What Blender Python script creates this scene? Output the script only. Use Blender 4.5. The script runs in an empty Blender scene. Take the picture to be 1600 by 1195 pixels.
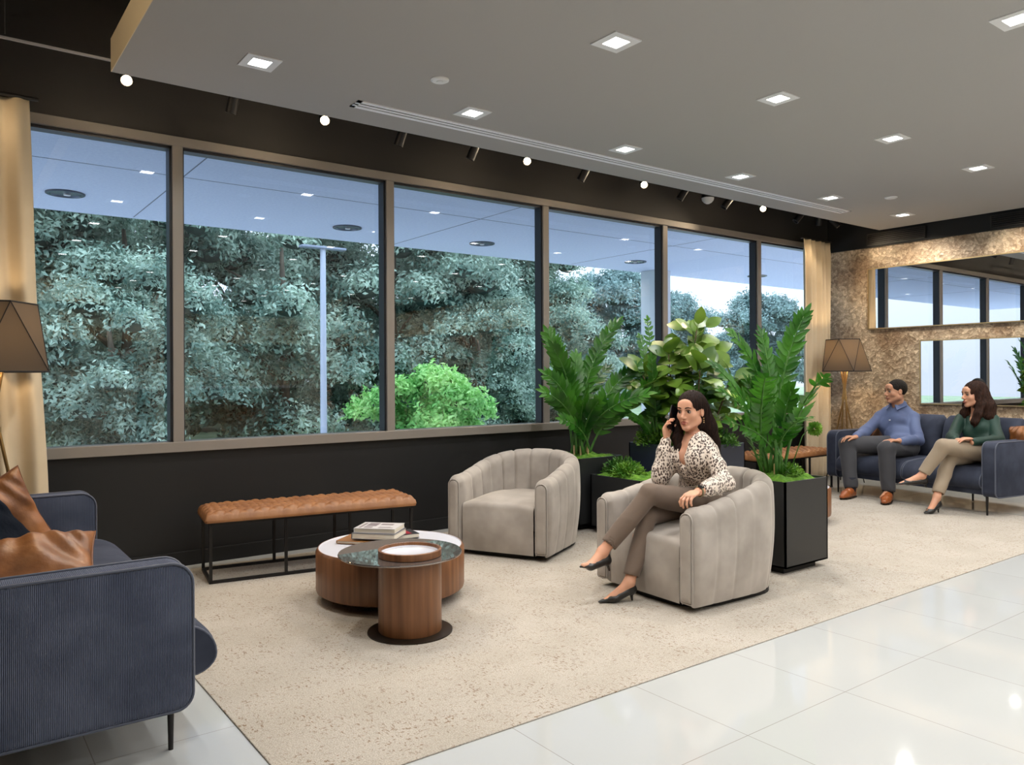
import bpy, bmesh, math, random
import numpy as np
from mathutils import Vector, Matrix
PI = math.pi
R = math.radians
C = bpy.context.scene.collection

# ------------------------------------------------------------------ camera
YAW, F_PX, EYE = 0.9322, 1216.66, 1.30
cam_data = bpy.data.cameras.new('camera')
cam = bpy.data.objects.new('camera', cam_data); C.objects.link(cam)
bpy.context.scene.camera = cam
cam_data.sensor_width = 36; cam_data.lens = 36*F_PX/1600
cam_data.shift_y = -10.6/1600
cam_data.clip_start = .05; cam_data.clip_end = 400
cam.location = (0, 0, EYE)
cam.rotation_euler = (Matrix.Rotation(YAW-PI/2, 4, 'Z') @ Matrix.Rotation(PI/2, 4, 'X') @ Matrix.Rotation(-0.0047, 4, 'Z')).to_euler()

def at(x, y, d):
    """world point seen at photo pixel (x, y) at the distance d along the view axis (used to lift measurements into the place)"""
    c, s = math.cos(YAW), math.sin(YAW)
    a, b = x-800, y-586.9; r = -.0047
    u = (a*math.cos(r)+b*math.sin(r))/F_PX*d; w = (-a*math.sin(r)+b*math.cos(r))/F_PX*d
    return Vector((c*d+s*u, s*d-c*u, EYE-w))

# ------------------------------------------------------------------ world, exposure
sc = bpy.context.scene
w = bpy.data.worlds.new('overcast_sky'); sc.world = w; w.use_nodes = True
nt = w.node_tree; nt.nodes.clear()
wo = nt.nodes.new('ShaderNodeOutputWorld'); bg = nt.nodes.new('ShaderNodeBackground')
tc = nt.nodes.new('ShaderNodeTexCoord'); sp = nt.nodes.new('ShaderNodeSeparateXYZ'); cr = nt.nodes.new('ShaderNodeValToRGB')
nt.links.new(tc.outputs['Generated'], sp.inputs[0]); nt.links.new(sp.outputs['Z'], cr.inputs[0])
cr.color_ramp.elements[0].position = 0; cr.color_ramp.elements[0].color = (.235, .255, .285, 1)
cr.color_ramp.elements[1].position = .8; cr.color_ramp.elements[1].color = (.74, .88, 1.0, 1)
nt.links.new(cr.outputs[0], bg.inputs[0]); bg.inputs[1].default_value = 5.0
nt.links.new(bg.outputs[0], wo.inputs[0])
vs = sc.view_settings
sc.display_settings.display_device = 'sRGB'
vs.view_transform = 'Standard'; vs.look = 'None'; vs.gamma = 1; vs.use_curve_mapping = False
vs.exposure = 0.0
cy = sc.cycles
cy.use_denoising = True
cy.max_bounces = 7; cy.diffuse_bounces = 3; cy.glossy_bounces = 4; cy.transmission_bounces = 4; cy.transparent_max_bounces = 12
cy.caustics_reflective = False; cy.caustics_refractive = False
cy.sample_clamp_indirect = 6

# ------------------------------------------------------------------ material helpers
MATS = {}
def mat(name, col, rough=.6, metal=0, spec=.5, sheen=0, coat=0, col2=None, nscale=8, ndetail=4, nrange=(.35, .65), stretch=(1, 1, 1),
        bump=0, bscale=60, bstretch=(1, 1, 1), emit=None, estr=0, trans=0, alpha=1, sheen_rough=.4, bdetail=3, bdist=.02):
    if name in MATS: return MATS[name]
    m = bpy.data.materials.new(name); m.use_nodes = True; MATS[name] = m
    nt = m.node_tree; N = nt.nodes; L = nt.links; b = N['Principled BSDF']
    b.inputs['Base Color'].default_value = (*col, 1); b.inputs['Roughness'].default_value = rough
    b.inputs['Metallic'].default_value = metal; b.inputs['Specular IOR Level'].default_value = spec
    b.inputs['Sheen Weight'].default_value = sheen; b.inputs['Sheen Roughness'].default_value = sheen_rough
    b.inputs['Coat Weight'].default_value = coat
    if emit: b.inputs['Emission Color'].default_value = (*emit, 1); b.inputs['Emission Strength'].default_value = estr
    if col2 or bump:
        t = N.new('ShaderNodeTexCoord')
    if col2:
        mp = N.new('ShaderNodeMapping'); mp.inputs['Scale'].default_value = stretch; L.new(t.outputs['Object'], mp.inputs[0])
        n = N.new('ShaderNodeTexNoise'); n.inputs['Scale'].default_value = nscale; n.inputs['Detail'].default_value = ndetail
        L.new(mp.outputs[0], n.inputs['Vector'])
        r = N.new('ShaderNodeValToRGB'); r.color_ramp.elements[0].position, r.color_ramp.elements[1].position = nrange
        r.color_ramp.elements[0].color = (*col, 1); r.color_ramp.elements[1].color = (*col2, 1)
        L.new(n.outputs['Fac'], r.inputs[0]); L.new(r.outputs[0], b.inputs['Base Color'])
    if bump:
        mp = N.new('ShaderNodeMapping'); mp.inputs['Scale'].default_value = bstretch; L.new(t.outputs['Object'], mp.inputs[0])
        n = N.new('ShaderNodeTexNoise'); n.inputs['Scale'].default_value = bscale; n.inputs['Detail'].default_value = bdetail
        L.new(mp.outputs[0], n.inputs['Vector'])
        bp = N.new('ShaderNodeBump'); bp.inputs['Strength'].default_value = bump; bp.inputs['Distance'].default_value = bdist
        L.new(n.outputs['Fac'], bp.inputs['Height']); L.new(bp.outputs[0], b.inputs['Normal'])
    return m

def nodes(m):
    return m.node_tree.nodes, m.node_tree.links, m.node_tree.nodes['Principled BSDF']

# ------------------------------------------------------------------ mesh helpers
class MB:
    def __init__(s): s.bm = bmesh.new()
    def box(s, lo, hi, M=None, bev=0, seg=2):
        b = bmesh.new(); bmesh.ops.create_cube(b, size=1)
        for v in b.verts: v.co = Vector((lo[i]+(hi[i]-lo[i])*(v.co[i]+.5) for i in range(3)))
        if bev: bmesh.ops.bevel(b, geom=b.edges[:], offset=bev, segments=seg, profile=.6, affect='EDGES')
        return s._merge(b, M)
    def _merge(s, b, M=None):
        if M is not None: bmesh.ops.transform(b, matrix=M, verts=b.verts)
        me = bpy.data.meshes.new('t'); b.to_mesh(me); b.free(); s.bm.from_mesh(me); bpy.data.meshes.remove(me); return s
    def cyl(s, p0, p1, r0, r1=None, n=16, cap=True):
        r1 = r0 if r1 is None else r1; p0, p1 = Vector(p0), Vector(p1); d = p1-p0
        b = bmesh.new(); bmesh.ops.create_cone(b, cap_ends=cap, segments=n, radius1=r0, radius2=r1, depth=d.length)
        M = Matrix.Translation((p0+p1)/2) @ d.to_track_quat('Z', 'Y').to_matrix().to_4x4()
        return s._merge(b, M)
    def tube(s, pts, r, n=8, closed=False):
        pts = [Vector(p) for p in pts]; k = len(pts); rings = []
        rs = r if isinstance(r, (list, tuple)) else [r]*k
        up = Vector((0, 0, 1)); prev = None
        for i, p in enumerate(pts):
            if closed: t = pts[(i+1) % k]-pts[i-1]
            else: t = pts[min(i+1, k-1)]-pts[max(i-1, 0)]
            t.normalize()
            if prev is None:
                a = t.cross(up)
                if a.length < .05: a = t.cross(Vector((1, 0, 0)))
            else: a = prev-t*prev.dot(t)
            a.normalize(); prev = a; b = t.cross(a)
            rings.append([s.bm.verts.new(p+(a*math.cos(2*PI*j/n)+b*math.sin(2*PI*j/n))*rs[i]) for j in range(n)])
        for i in range(k if closed else k-1):
            A, B = rings[i], rings[(i+1) % k]
            for j in range(n): s.bm.faces.new((A[j], A[(j+1) % n], B[(j+1) % n], B[j]))
        if not closed:
            s.bm.faces.new(rings[0][::-1]); s.bm.faces.new(rings[-1])
        return s
    def lathe(s, prof, n=48, M=None):
        b = bmesh.new(); rings = []
        for (r, z) in prof:
            if r < 1e-5: rings.append([b.verts.new((0, 0, z))])
            else: rings.append([b.verts.new((r*math.cos(2*PI*j/n), r*math.sin(2*PI*j/n), z)) for j in range(n)])
        for A, B in zip(rings, rings[1:]):
            for j in range(n):
                q = [A[j % len(A)], A[(j+1) % n % len(A)], B[(j+1) % n % len(B)], B[j % len(B)]]
                u = []
                for v in q:
                    if v not in u: u.append(v)
                if len(u) > 2: b.faces.new(u)
        bmesh.ops.recalc_face_normals(b, faces=b.faces)
        return s._merge(b, M)
    def grid(s, fn, nu, nv, cu=False, cv=False):
        V = [[s.bm.verts.new(fn(i/(nu if cu else nu-1), j/(nv if cv else nv-1))) for j in range(nv)] for i in range(nu)]
        for i in range(nu if cu else nu-1):
            for j in range(nv if cv else nv-1):
                try: s.bm.faces.new((V[i][j], V[(i+1) % nu][j], V[(i+1) % nu][(j+1) % nv], V[i][(j+1) % nv]))
                except ValueError: pass
        return s
    def face(s, pts): s.bm.faces.new([s.bm.verts.new(p) for p in pts]); return s
    def prism(s, poly, z0, z1, M=None, bev=0, seg=2):
        b = bmesh.new(); vs_ = [b.verts.new((x, y, z0)) for x, y in poly]; f = b.faces.new(vs_)
        r = bmesh.ops.extrude_face_region(b, geom=[f]); 
        for v in r['geom']:
            if isinstance(v, bmesh.types.BMVert): v.co.z = z1
        bmesh.ops.recalc_face_normals(b, faces=b.faces)
        if bev:
            es = [e for e in b.edges if abs(e.verts[0].co.z-e.verts[1].co.z) < 1e-6]
            bmesh.ops.bevel(b, geom=es, offset=bev, segments=seg, profile=.6, affect='EDGES')
        return s._merge(b, M)
    def build(s, name, m, parent=None, smooth=False, wn=False, recalc=False, sub=0):
        if recalc: bmesh.ops.recalc_face_normals(s.bm, faces=s.bm.faces)
        me = bpy.data.meshes.new(name); s.bm.to_mesh(me); s.bm.free()
        return link(name, me, m, parent, smooth, sub)
def link(name, me, m, parent=None, smooth=False, sub=0):
    o = bpy.data.objects.new(name, me); C.objects.link(o)
    if m: me.materials.append(m)
    if smooth is True: me.shade_smooth()
    elif smooth: me.shade_smooth(); me.set_sharp_from_angle(angle=R(smooth))
    if sub:
        md = o.modifiers.new('sub', 'SUBSURF'); md.levels = md.render_levels = sub
    if parent: o.parent = parent
    return o
def tag(o, label, cat, group=None, kind=None):
    o['label'] = label
    if cat: o['category'] = cat
    if group: o['group'] = group
    if kind: o['kind'] = kind
    return o
def thing(name, label, cat, loc=(0, 0, 0), rz=0, group=None):
    o = bpy.data.objects.new(name, None); C.objects.link(o); o.location = loc; o.rotation_euler = (0, 0, rz)
    o.empty_display_size = .1
    return tag(o, label, cat, group)
def struct(o): o['kind'] = 'structure'; return o
def copy_tree(o, parent=None):
    c = o.copy(); C.objects.link(c); c.parent = parent
    for ch in list(o.children):
        copy_tree(ch, c)
    return c
def rrect(w, h, r, n=6, cx=0, cy=0):
    """rounded rectangle outline, counter-clockwise; r may be 4 radii (+x+y, -x+y, -x-y, +x-y)"""
    rs = r if isinstance(r, (tuple, list)) else (r,)*4; out = []
    for k, (sx, sy) in enumerate(((1, 1), (-1, 1), (-1, -1), (1, -1))):
        q = rs[k]; ox, oy = cx+sx*(w/2-q), cy+sy*(h/2-q)
        for i in range(n+1):
            a = PI/2*k+PI/2*i/n; out.append((ox+q*math.cos(a), oy+q*math.sin(a)))
    return out
def XZ(p, y): return (p[0], y, p[1])
def light(name, kind, loc, energy, col, aim=None, size=.1, spot=None, blend=.5, spread=None):
    d = bpy.data.lights.new(name, kind); d.energy = energy; d.color = col
    if kind == 'AREA': d.shape = 'DISK'; d.size = size; 
    elif kind in ('SPOT', 'POINT'): d.shadow_soft_size = size
    if kind == 'SPOT': d.spot_size = R(spot or 60); d.spot_blend = blend
    if spread and kind == 'AREA': d.spread = R(spread)
    o = bpy.data.objects.new(name, d); C.objects.link(o); o.location = loc
    if aim is not None: o.rotation_euler = (Vector(aim)-Vector(loc)).to_track_quat('-Z', 'Y').to_euler()
    return o
def linc(*c):  # sRGB 0-255 -> linear
    return tuple(((v/255+.055)/1.055)**2.4 if v/255 > .04045 else v/255/12.92 for v in c)

# ------------------------------------------------------------------ distance fields -> one continuous surface
class Field:
    def __init__(s, lo, hi, h):
        s.h = h; s.lo = np.array(lo, np.float32); s.n = np.ceil((np.array(hi)-np.array(lo))/h).astype(int)+1
        s.a = np.full(s.n, .2, np.float32)
    def _box(s, lo, hi):
        i0 = np.maximum(np.floor((np.array(lo)-s.lo)/s.h).astype(int), 0); i1 = np.minimum(np.ceil((np.array(hi)-s.lo)/s.h).astype(int)+1, s.n)
        if (i1 <= i0).any(): return None, None
        ax = [s.lo[k]+s.h*np.arange(i0[k], i1[k], dtype=np.float32) for k in range(3)]
        return tuple(slice(a, b) for a, b in zip(i0, i1)), np.stack(np.meshgrid(*ax, indexing='ij'), -1)
    def _mix(s, sl, d, k, op):
        a = s.a[sl]
        if op == 'add':
            if k > 0:
                t = np.clip(.5+.5*(d-a)/k, 0, 1); s.a[sl] = d*(1-t)+a*t-k*t*(1-t)
            else: s.a[sl] = np.minimum(a, d)
        elif op == 'cut':
            if k > 0:
                t = np.clip(.5-.5*(a+d)/k, 0, 1); s.a[sl] = a*(1-t)-d*t+k*t*(1-t)
            else: s.a[sl] = np.maximum(a, -d)
        elif op == 'and': s.a[sl] = np.maximum(a, d)
    def cone(s, a, b, ra, rb, k=.02, op='add', flat=None):
        """tapered limb; flat=(axis vector, factor) squeezes the section along the axis"""
        a, b = np.array(a, np.float32), np.array(b, np.float32); m = max(ra, rb)*(1.7 if flat else 1)+k+3*s.h
        sl, P = s._box(np.minimum(a, b)-m, np.maximum(a, b)+m)
        if sl is None: return s
        ab = b-a; t = np.clip(((P-a)@ab)/max(float(ab@ab), 1e-9), 0, 1); q = P-a-t[..., None]*ab
        sc_ = 1.
        if flat:
            ax = np.array(flat[0], np.float32); ax /= np.linalg.norm(ax); c = q@ax
            q = q+(c*(1/flat[1]-1))[..., None]*ax; sc_ = min(1., flat[1])
        s._mix(sl, (np.sqrt((q**2).sum(-1))-(ra+(rb-ra)*t))*sc_, k, op); return s
    def chain(s, pts, rs, k=.015, flat=None):
        for i in range(len(pts)-1): s.cone(pts[i], pts[i+1], rs[i], rs[i+1], k, flat=flat)
        return s
    def ell(s, c, r, M=None, k=.02, op='add'):
        """ellipsoid, M = 3x3 rotation (columns = its axes)"""
        c = np.array(c, np.float32); r = np.array(r, np.float32); m = r.max()+k+3*s.h
        sl, P = s._box(c-m, c+m)
        if sl is None: return s
        q = P-c
        if M is not None: q = q@np.array(M, np.float32)
        k0 = np.sqrt(((q/r)**2).sum(-1)); k1 = np.sqrt(((q/r**2)**2).sum(-1))+1e-9
        s._mix(sl, k0*(k0-1)/k1, k, op); return s
    def slab(s, c, r, M=None, rd=.005, k=.01, op='add'):
        c = np.array(c, np.float32); r = np.array(r, np.float32); m = float(np.linalg.norm(r))+k+3*s.h
        sl, P = s._box(c-m, c+m)
        if sl is None: return s
        q = P-c
        if M is not None: q = q@np.array(M, np.float32)
        q = np.abs(q)-(r-rd); d = np.sqrt((np.maximum(q, 0)**2).sum(-1))+np.minimum(q.max(-1), 0)-rd
        s._mix(sl, d, k, op); return s
    def plane(s, p, n, op='cut'):
        """cut away everything on the side the normal points to"""
        sl, P = s._box(s.lo, s.lo+s.n*s.h); n = np.array(n, np.float32); n /= np.linalg.norm(n)
        s.a = np.maximum(s.a, (P-np.array(p, np.float32))@n); return s
    def disp(s, fn):
        sl, P = s._box(s.lo, s.lo+s.n*s.h); near = np.abs(s.a) < .03
        q = P[near]; s.a[near] += fn(q[:, 0], q[:, 1], q[:, 2]).astype(np.float32); return s
    def mesh(s, name):
        a = s.a; a = np.pad(a, 1, constant_values=.2); sg = a < 0; nx, ny, nz = a.shape
        cnt = np.zeros((nx-1, ny-1, nz-1), np.int8)
        for dx in (0, 1):
            for dy in (0, 1):
                for dz in (0, 1): cnt += sg[dx:nx-1+dx, dy:ny-1+dy, dz:nz-1+dz]
        act = (cnt > 0) & (cnt < 8); idx = np.full(act.shape, -1, np.int64); ii = np.argwhere(act); idx[act] = np.arange(len(ii))
        acc = np.zeros((len(ii), 3)); num = np.zeros(len(ii))
        cor = [(x, y, z) for x in (0, 1) for y in (0, 1) for z in (0, 1)]
        val = {c: a[ii[:, 0]+c[0], ii[:, 1]+c[1], ii[:, 2]+c[2]] for c in cor}
        for c in cor:
            for ax in range(3):
                if c[ax]: continue
                e = list(c); e[ax] = 1; e = tuple(e); va, vb = val[c], val[e]; x = (va < 0) != (vb < 0)
                t = np.where(x, va/np.where(x, va-vb, 1), 0); p = np.tile(np.array(c, float), (len(ii), 1)); p[:, ax] += t
                acc[x] += p[x]; num[x] += 1
        V = (ii+acc/np.maximum(num, 1)[:, None]-1)*s.h+s.lo
        Q = []
        for ax in range(3):
            b1, b2 = (ax+1) % 3, (ax+2) % 3
            s0 = [slice(1, -1)]*3; s1 = [slice(1, -1)]*3; s0[ax] = slice(0, -1); s1[ax] = slice(1, None)
            A, B = sg[tuple(s0)], sg[tuple(s1)]
            for flip, msk in ((False, A & ~B), (True, ~A & B)):
                g = np.argwhere(msk)
                if not len(g): continue
                off = np.ones(3, int); off[ax] = 0; g = g+off
                def cell(d1, d2):
                    q = g.copy(); q[:, b1] -= d1; q[:, b2] -= d2; return idx[q[:, 0], q[:, 1], q[:, 2]]
                q = np.stack([cell(1, 1), cell(0, 1), cell(0, 0), cell(1, 0)], -1)
                Q.append(q[:, ::-1] if flip else q)
        Q = np.concatenate(Q)
        me = bpy.data.meshes.new(name); me.vertices.add(len(V)); me.vertices.foreach_set('co', V.astype(np.float32).ravel())
        me.loops.add(len(Q)*4); me.loops.foreach_set('vertex_index', Q.ravel().astype(np.int32))
        me.polygons.add(len(Q)); me.polygons.foreach_set('loop_start', (np.arange(len(Q))*4).astype(np.int32))
        me.update(calc_edges=True); me.validate(); return me
    def build(s, name, m, parent=None, smooth_it=2, dec=0):
        me = s.mesh(name)
        if smooth_it:  # light relaxation in numpy
            n = len(me.vertices); co = np.empty(n*3); me.vertices.foreach_get('co', co); co = co.reshape(-1, 3)
            e = np.empty(len(me.edges)*2, np.int32); me.edges.foreach_get('vertices', e); e = e.reshape(-1, 2)
            deg = np.bincount(e.ravel(), minlength=n)[:, None].clip(1)
            for it in range(smooth_it):
                for lam in (.5, -.52):
                    acc = np.zeros_like(co)
                    for kx in range(3):
                        acc[:, kx] = np.bincount(e[:, 0], co[e[:, 1], kx], n)+np.bincount(e[:, 1], co[e[:, 0], kx], n)
                    co += lam*(acc/deg-co)
            me.vertices.foreach_set('co', co.ravel()); me.update()
        o = link(name, me, m, parent, True)
        if dec:
            md = o.modifiers.new('dec', 'DECIMATE'); md.ratio = dec
        return o
# ================================================================== lamps of the place that matter everywhere
DY, SX0, SX1, SY, CZ = 5.673, .825, 9.27, 4.954, 3.054      # window wall, soffit extents, soffit height
XW, ZBLK = 9.338, 3.95                                          # right wall, black upper ceiling
ZT, ZS = 2.95, .8226
BACKY, LEFTX = -7.5, -3.2
M_CEIL = mat('painted_ceiling', linc(172, 169, 165), .9, spec=.2)
M_BLK = mat('matte_black_paint', (.011, .011, .0115), .62, spec=.35)
M_BLKC = mat('black_open_ceiling', (.008, .008, .009), .9)
M_TRIM = mat('white_lamp_trim', linc(228, 228, 228), .5)
M_GLOW = mat('lamp_diffuser', (1, 1, 1), .5, emit=(1, .97, .93), estr=14)
M_WARM = mat('warm_bulb', (1, 1, 1), .5, emit=(1, .74, .44), estr=60)
M_BLKMET = mat('black_metal', (.012, .011, .011), .42, metal=.3)

# ---- floor tiles
M_TILE = mat('glossy_porcelain_tile', linc(186, 188, 186), .06, spec=.5)
N, L, b = nodes(M_TILE)
t = N.new('ShaderNodeTexCoord'); mp = N.new('ShaderNodeMapping'); mp.inputs['Location'].default_value = (-2.35, -1.75+.0, 0)
br = N.new('ShaderNodeTexBrick'); br.offset = 0; br.inputs['Scale'].default_value = 1
br.inputs['Brick Width'].default_value = .64; br.inputs['Row Height'].default_value = 1.2; br.inputs['Mortar Size'].default_value = .0018
br.inputs['Mortar Smooth'].default_value = .3
br.inputs['Color1'].default_value = (*linc(186, 188, 187), 1); br.inputs['Color2'].default_value = (*linc(183, 185, 184), 1)
br.inputs['Mortar'].default_value = (*linc(150, 147, 140), 1)
L.new(t.outputs['Object'], mp.inputs[0]); L.new(mp.outputs[0], br.inputs['Vector']); L.new(br.outputs['Color'], b.inputs['Base Color'])
fl = MB().box((LEFTX-.1, BACKY-.1, -.12), (XW+.1, DY+.12, 0)).build('floor', M_TILE); struct(fl)

# ---- rug
M_RUG = mat('woven_rug_pile', linc(196, 180, 158), .95, spec=.1)
N, L, b = nodes(M_RUG)
t = N.new('ShaderNodeTexCoord')
def noise(sc_, det, st, inp=None):
    mp = N.new('ShaderNodeMapping'); mp.inputs['Scale'].default_value = st; L.new(t.outputs['Object'], mp.inputs[0])
    n = N.new('ShaderNodeTexNoise'); n.inputs['Scale'].default_value = sc_; n.inputs['Detail'].default_value = det; L.new(mp.outputs[0], n.inputs['Vector']); return n
def ramp(src, p0, c0, p1, c1):
    r = N.new('ShaderNodeValToRGB'); r.color_ramp.elements[0].position = p0; r.color_ramp.elements[1].position = p1
    r.color_ramp.elements[0].color = (*c0, 1); r.color_ramp.elements[1].color = (*c1, 1); L.new(src, r.inputs[0]); return r
def mixc(f, a, b_, typ='MIX'):
    m = N.new('ShaderNodeMix'); m.data_type = 'RGBA'; m.blend_type = typ
    if isinstance(f, float): m.inputs[0].default_value = f
    else: L.new(f, m.inputs[0])
    L.new(a, m.inputs[6]); L.new(b_, m.inputs[7]); return m.outputs[2]
base = ramp(noise(3, 5, (1, 1, 1)).outputs['Fac'], .35, linc(180, 172, 160), .7, linc(190, 182, 171))
fine = ramp(noise(190, 2, (1, 1, 1)).outputs['Fac'], .3, (.72, .72, .72), .7, (1.1, 1.1, 1.1))
dA = ramp(noise(105, 3, (1, .4, 1)).outputs['Fac'], .61, (0, 0, 0), .66, (1, 1, 1))
dB = ramp(noise(105, 3, (.4, 1, 1)).outputs['Fac'], .62, (0, 0, 0), .67, (1, 1, 1))
dk = N.new('ShaderNodeRGB'); dk.outputs[0].default_value = (*linc(138, 118, 98), 1)
mx = N.new('ShaderNodeMath'); mx.operation = 'MAXIMUM'; L.new(dA.outputs[0], mx.inputs[0]); L.new(dB.outputs[0], mx.inputs[1])
msk = ramp(noise(5, 4, (1, 1, 1)).outputs['Fac'], .38, (.25, .25, .25), .62, (.95, .95, .95))
ms = N.new('ShaderNodeMath'); ms.operation = 'MULTIPLY'; L.new(mx.outputs[0], ms.inputs[0]); L.new(msk.outputs[0], ms.inputs[1])
c1 = mixc(ms.outputs[0], base.outputs[0], dk.outputs[0]); c2 = mixc(1.0, c1, fine.outputs[0], 'MULTIPLY'); L.new(c2, b.inputs['Base Color'])
bp = N.new('ShaderNodeBump'); bp.inputs['Strength'].default_value = .5; bp.inputs['Distance'].default_value = .006
L.new(noise(160, 3, (1, 1, 1)).outputs['Fac'], bp.inputs['Height']); L.new(bp.outputs[0], b.inputs['Normal'])
rug = MB().box((.898, 2.31, 0), (7.92, 5.52, .006), bev=.002, seg=1)
rug = rug.build('area_rug', M_RUG); tag(rug, 'large cream and beige flecked woven rug lying under the whole seating area', 'rug')
RG = .006

# ---- walls
def wallbox(name, lo, hi, m): return struct(MB().box(lo, hi).build(name, m))
M_WARMW = mat('warm_beige_wall', linc(206, 190, 162), .85)
M_BRK = mat('window_wall_black', (.0105, .0105, .0112), .5, spec=.45, bump=.05, bscale=300, bdist=.002)
wallbox('wall_window_lower', (LEFTX, DY, 0), (XW+.12, DY+.2, ZS-.03), M_BRK)
wallbox('wall_window_upper', (LEFTX, DY, ZT), (XW+.12, DY+.2, ZBLK), mat('header_dark_satin', (.024, .022, .020), .55, spec=.4))
wallbox('wall_window_end', (LEFTX, DY, ZS-.03), (-.30, DY+.2, ZT), M_BRK)
struct(MB().box((LEFTX, DY-.018, 0), (XW, DY, .10), bev=.004).build('baseboard_window', M_BLK))
wallbox('wall_left', (LEFTX-.12, BACKY, 0), (LEFTX, DY+.2, ZBLK), M_WARMW)
wallbox('wall_back', (LEFTX, BACKY-.12, 0), (XW+.12, BACKY, ZBLK), M_WARMW)
# right wall: crinkled shell-like wallcovering
M_SHELL = mat('crinkled_shell_wallcovering', linc(176, 156, 128), .42, spec=.5)
N, L, b = nodes(M_SHELL); t = N.new('ShaderNodeTexCoord')
nz = noise(9, 3, (1, 1, 1)); ad = N.new('ShaderNodeVectorMath'); ad.operation = 'ADD'
sc1 = N.new('ShaderNodeVectorMath'); sc1.operation = 'SCALE'; sc1.inputs['Scale'].default_value = .11; L.new(nz.outputs['Color'], sc1.inputs[0])
L.new(t.outputs['Object'], ad.inputs[0]); L.new(sc1.outputs[0], ad.inputs[1])
vo = N.new('ShaderNodeTexVoronoi'); vo.inputs['Scale'].default_value = 30; L.new(ad.outputs[0], vo.inputs['Vector'])
ve = N.new('ShaderNodeTexVoronoi'); ve.feature = 'DISTANCE_TO_EDGE'; ve.inputs['Scale'].default_value = 30; L.new(ad.outputs[0], ve.inputs['Vector'])
cA = ramp(vo.outputs['Color'], .1, linc(166, 150, 130), .9, linc(240, 226, 204))
big = ramp(noise(2.6, 5, (1, 1, 1)).outputs['Fac'], .38, linc(178, 160, 142), .68, linc(255, 250, 240))
c3 = mixc(1.0, cA.outputs[0], big.outputs[0], 'MULTIPLY')
ed = ramp(ve.outputs['Distance'], .0, (.68, .62, .56), .10, (1, 1, 1)); c4 = mixc(1.0, c3, ed.outputs[0], 'MULTIPLY'); L.new(c4, b.inputs['Base Color'])
bp = N.new('ShaderNodeBump'); bp.inputs['Strength'].default_value = .55; bp.inputs['Distance'].default_value = .012
L.new(vo.outputs['Distance'], bp.inputs['Height']); L.new(bp.outputs[0], b.inputs['Normal'])
wallbox('wall_right', (XW, BACKY, 0), (XW+.12, DY+.2, 2.881), M_SHELL)
wallbox('wall_right_header', (XW-.012, BACKY, 2.881), (XW+.12, DY, ZBLK), M_BLK)
struct(MB().box((XW-.03, BACKY, 2.866), (XW, DY, 2.886)).build('trim_1', M_BLK))
struct(MB().box((XW-.02, BACKY, 0), (XW, DY, .09), bev=.004).build('baseboard_right', mat('dark_baseboard', (.03, .026, .022), .5)))
# ---- ceilings
wallbox('ceiling', (LEFTX, BACKY, ZBLK), (XW+.12, DY+.2, ZBLK+.1), M_BLKC)
sf = MB().box((SX0, BACKY, CZ), (SX1, SY, CZ+.19)).build('ceiling_soffit', M_CEIL); struct(sf)
struct(MB().box((SX0-.004, BACKY, CZ+.0), (SX0, SY, CZ+.19)).build('trim_2', mat('soffit_edge_cream', linc(222, 202, 166), .8)))

# ---- window frames, one window structure per pane
M_FR = mat('bronze_grey_aluminium', linc(150, 143, 136), .4, metal=.3)
M_GASK = mat('dark_window_gasket', (.008, .01, .016), .4)
M_GLASS = bpy.data.materials.new('window_glass'); M_GLASS.use_nodes = True
N = M_GLASS.node_tree.nodes; L = M_GLASS.node_tree.links; N.clear()
o_ = N.new('ShaderNodeOutputMaterial'); tr = N.new('ShaderNodeBsdfTransparent'); gl = N.new('ShaderNodeBsdfGlossy'); mxs = N.new('ShaderNodeMixShader'); fr = N.new('ShaderNodeFresnel')
tr.inputs[0].default_value = (.84, .90, .97, 1); gl.inputs['Roughness'].default_value = .0; gl.inputs[0].default_value = (.95, .95, 1, 1); fr.inputs[0].default_value = 1.75
L.new(fr.outputs[0], mxs.inputs[0]); L.new(tr.outputs[0], mxs.inputs[1]); L.new(gl.outputs[0], mxs.inputs[2]); L.new(mxs.outputs[0], o_.inputs[0])
MX = [-.28, 1.348, 2.976, 4.603, 6.231, 7.858, 9.33]
for i, x in enumerate(MX[:-1]):
    x1 = MX[i+1]; g = .035
    wn_ = MB()
    wn_.face([(x+g, DY+.08, ZS), (x1-g, DY+.08, ZS), (x1-g, DY+.08, ZT-.02), (x+g, DY+.08, ZT-.02)])
    gw = wn_.build('window_%d' % (i+1), M_GLASS); struct(gw)
    k = MB()      # dark inner gasket / reveal
    k.box((x1-g-.016, DY+.0, ZS), (x1-g, DY+.09, ZT-.06)); k.box((x+g, DY+.0, ZT-.085), (x1-g, DY+.09, ZT-.06))
    k.box((x+g, DY+.0, ZS), (x+g+.010, DY+.09, ZT-.06)); k.box((x+g, DY+.06, ZS), (x1-g, DY+.09, ZS+.012))
    struct(k.build('window_gasket', M_GASK, gw))
    f = MB(); f.box((x-g, DY-.02, ZS), (x+g, DY+.10, ZT), bev=.003, seg=1)
    struct(f.build('window_mullion', M_FR, gw))
f = MB(); f.box((-.31, DY-.028, ZT-.065), (XW, DY+.10, ZT), bev=.003, seg=1); struct(f.build('trim_3', M_FR))
f = MB(); f.box((-.31, DY-.04, ZS-.035), (XW, DY+.12, ZS+.035), bev=.003, seg=1); struct(f.build('trim_4', M_FR))

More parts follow.
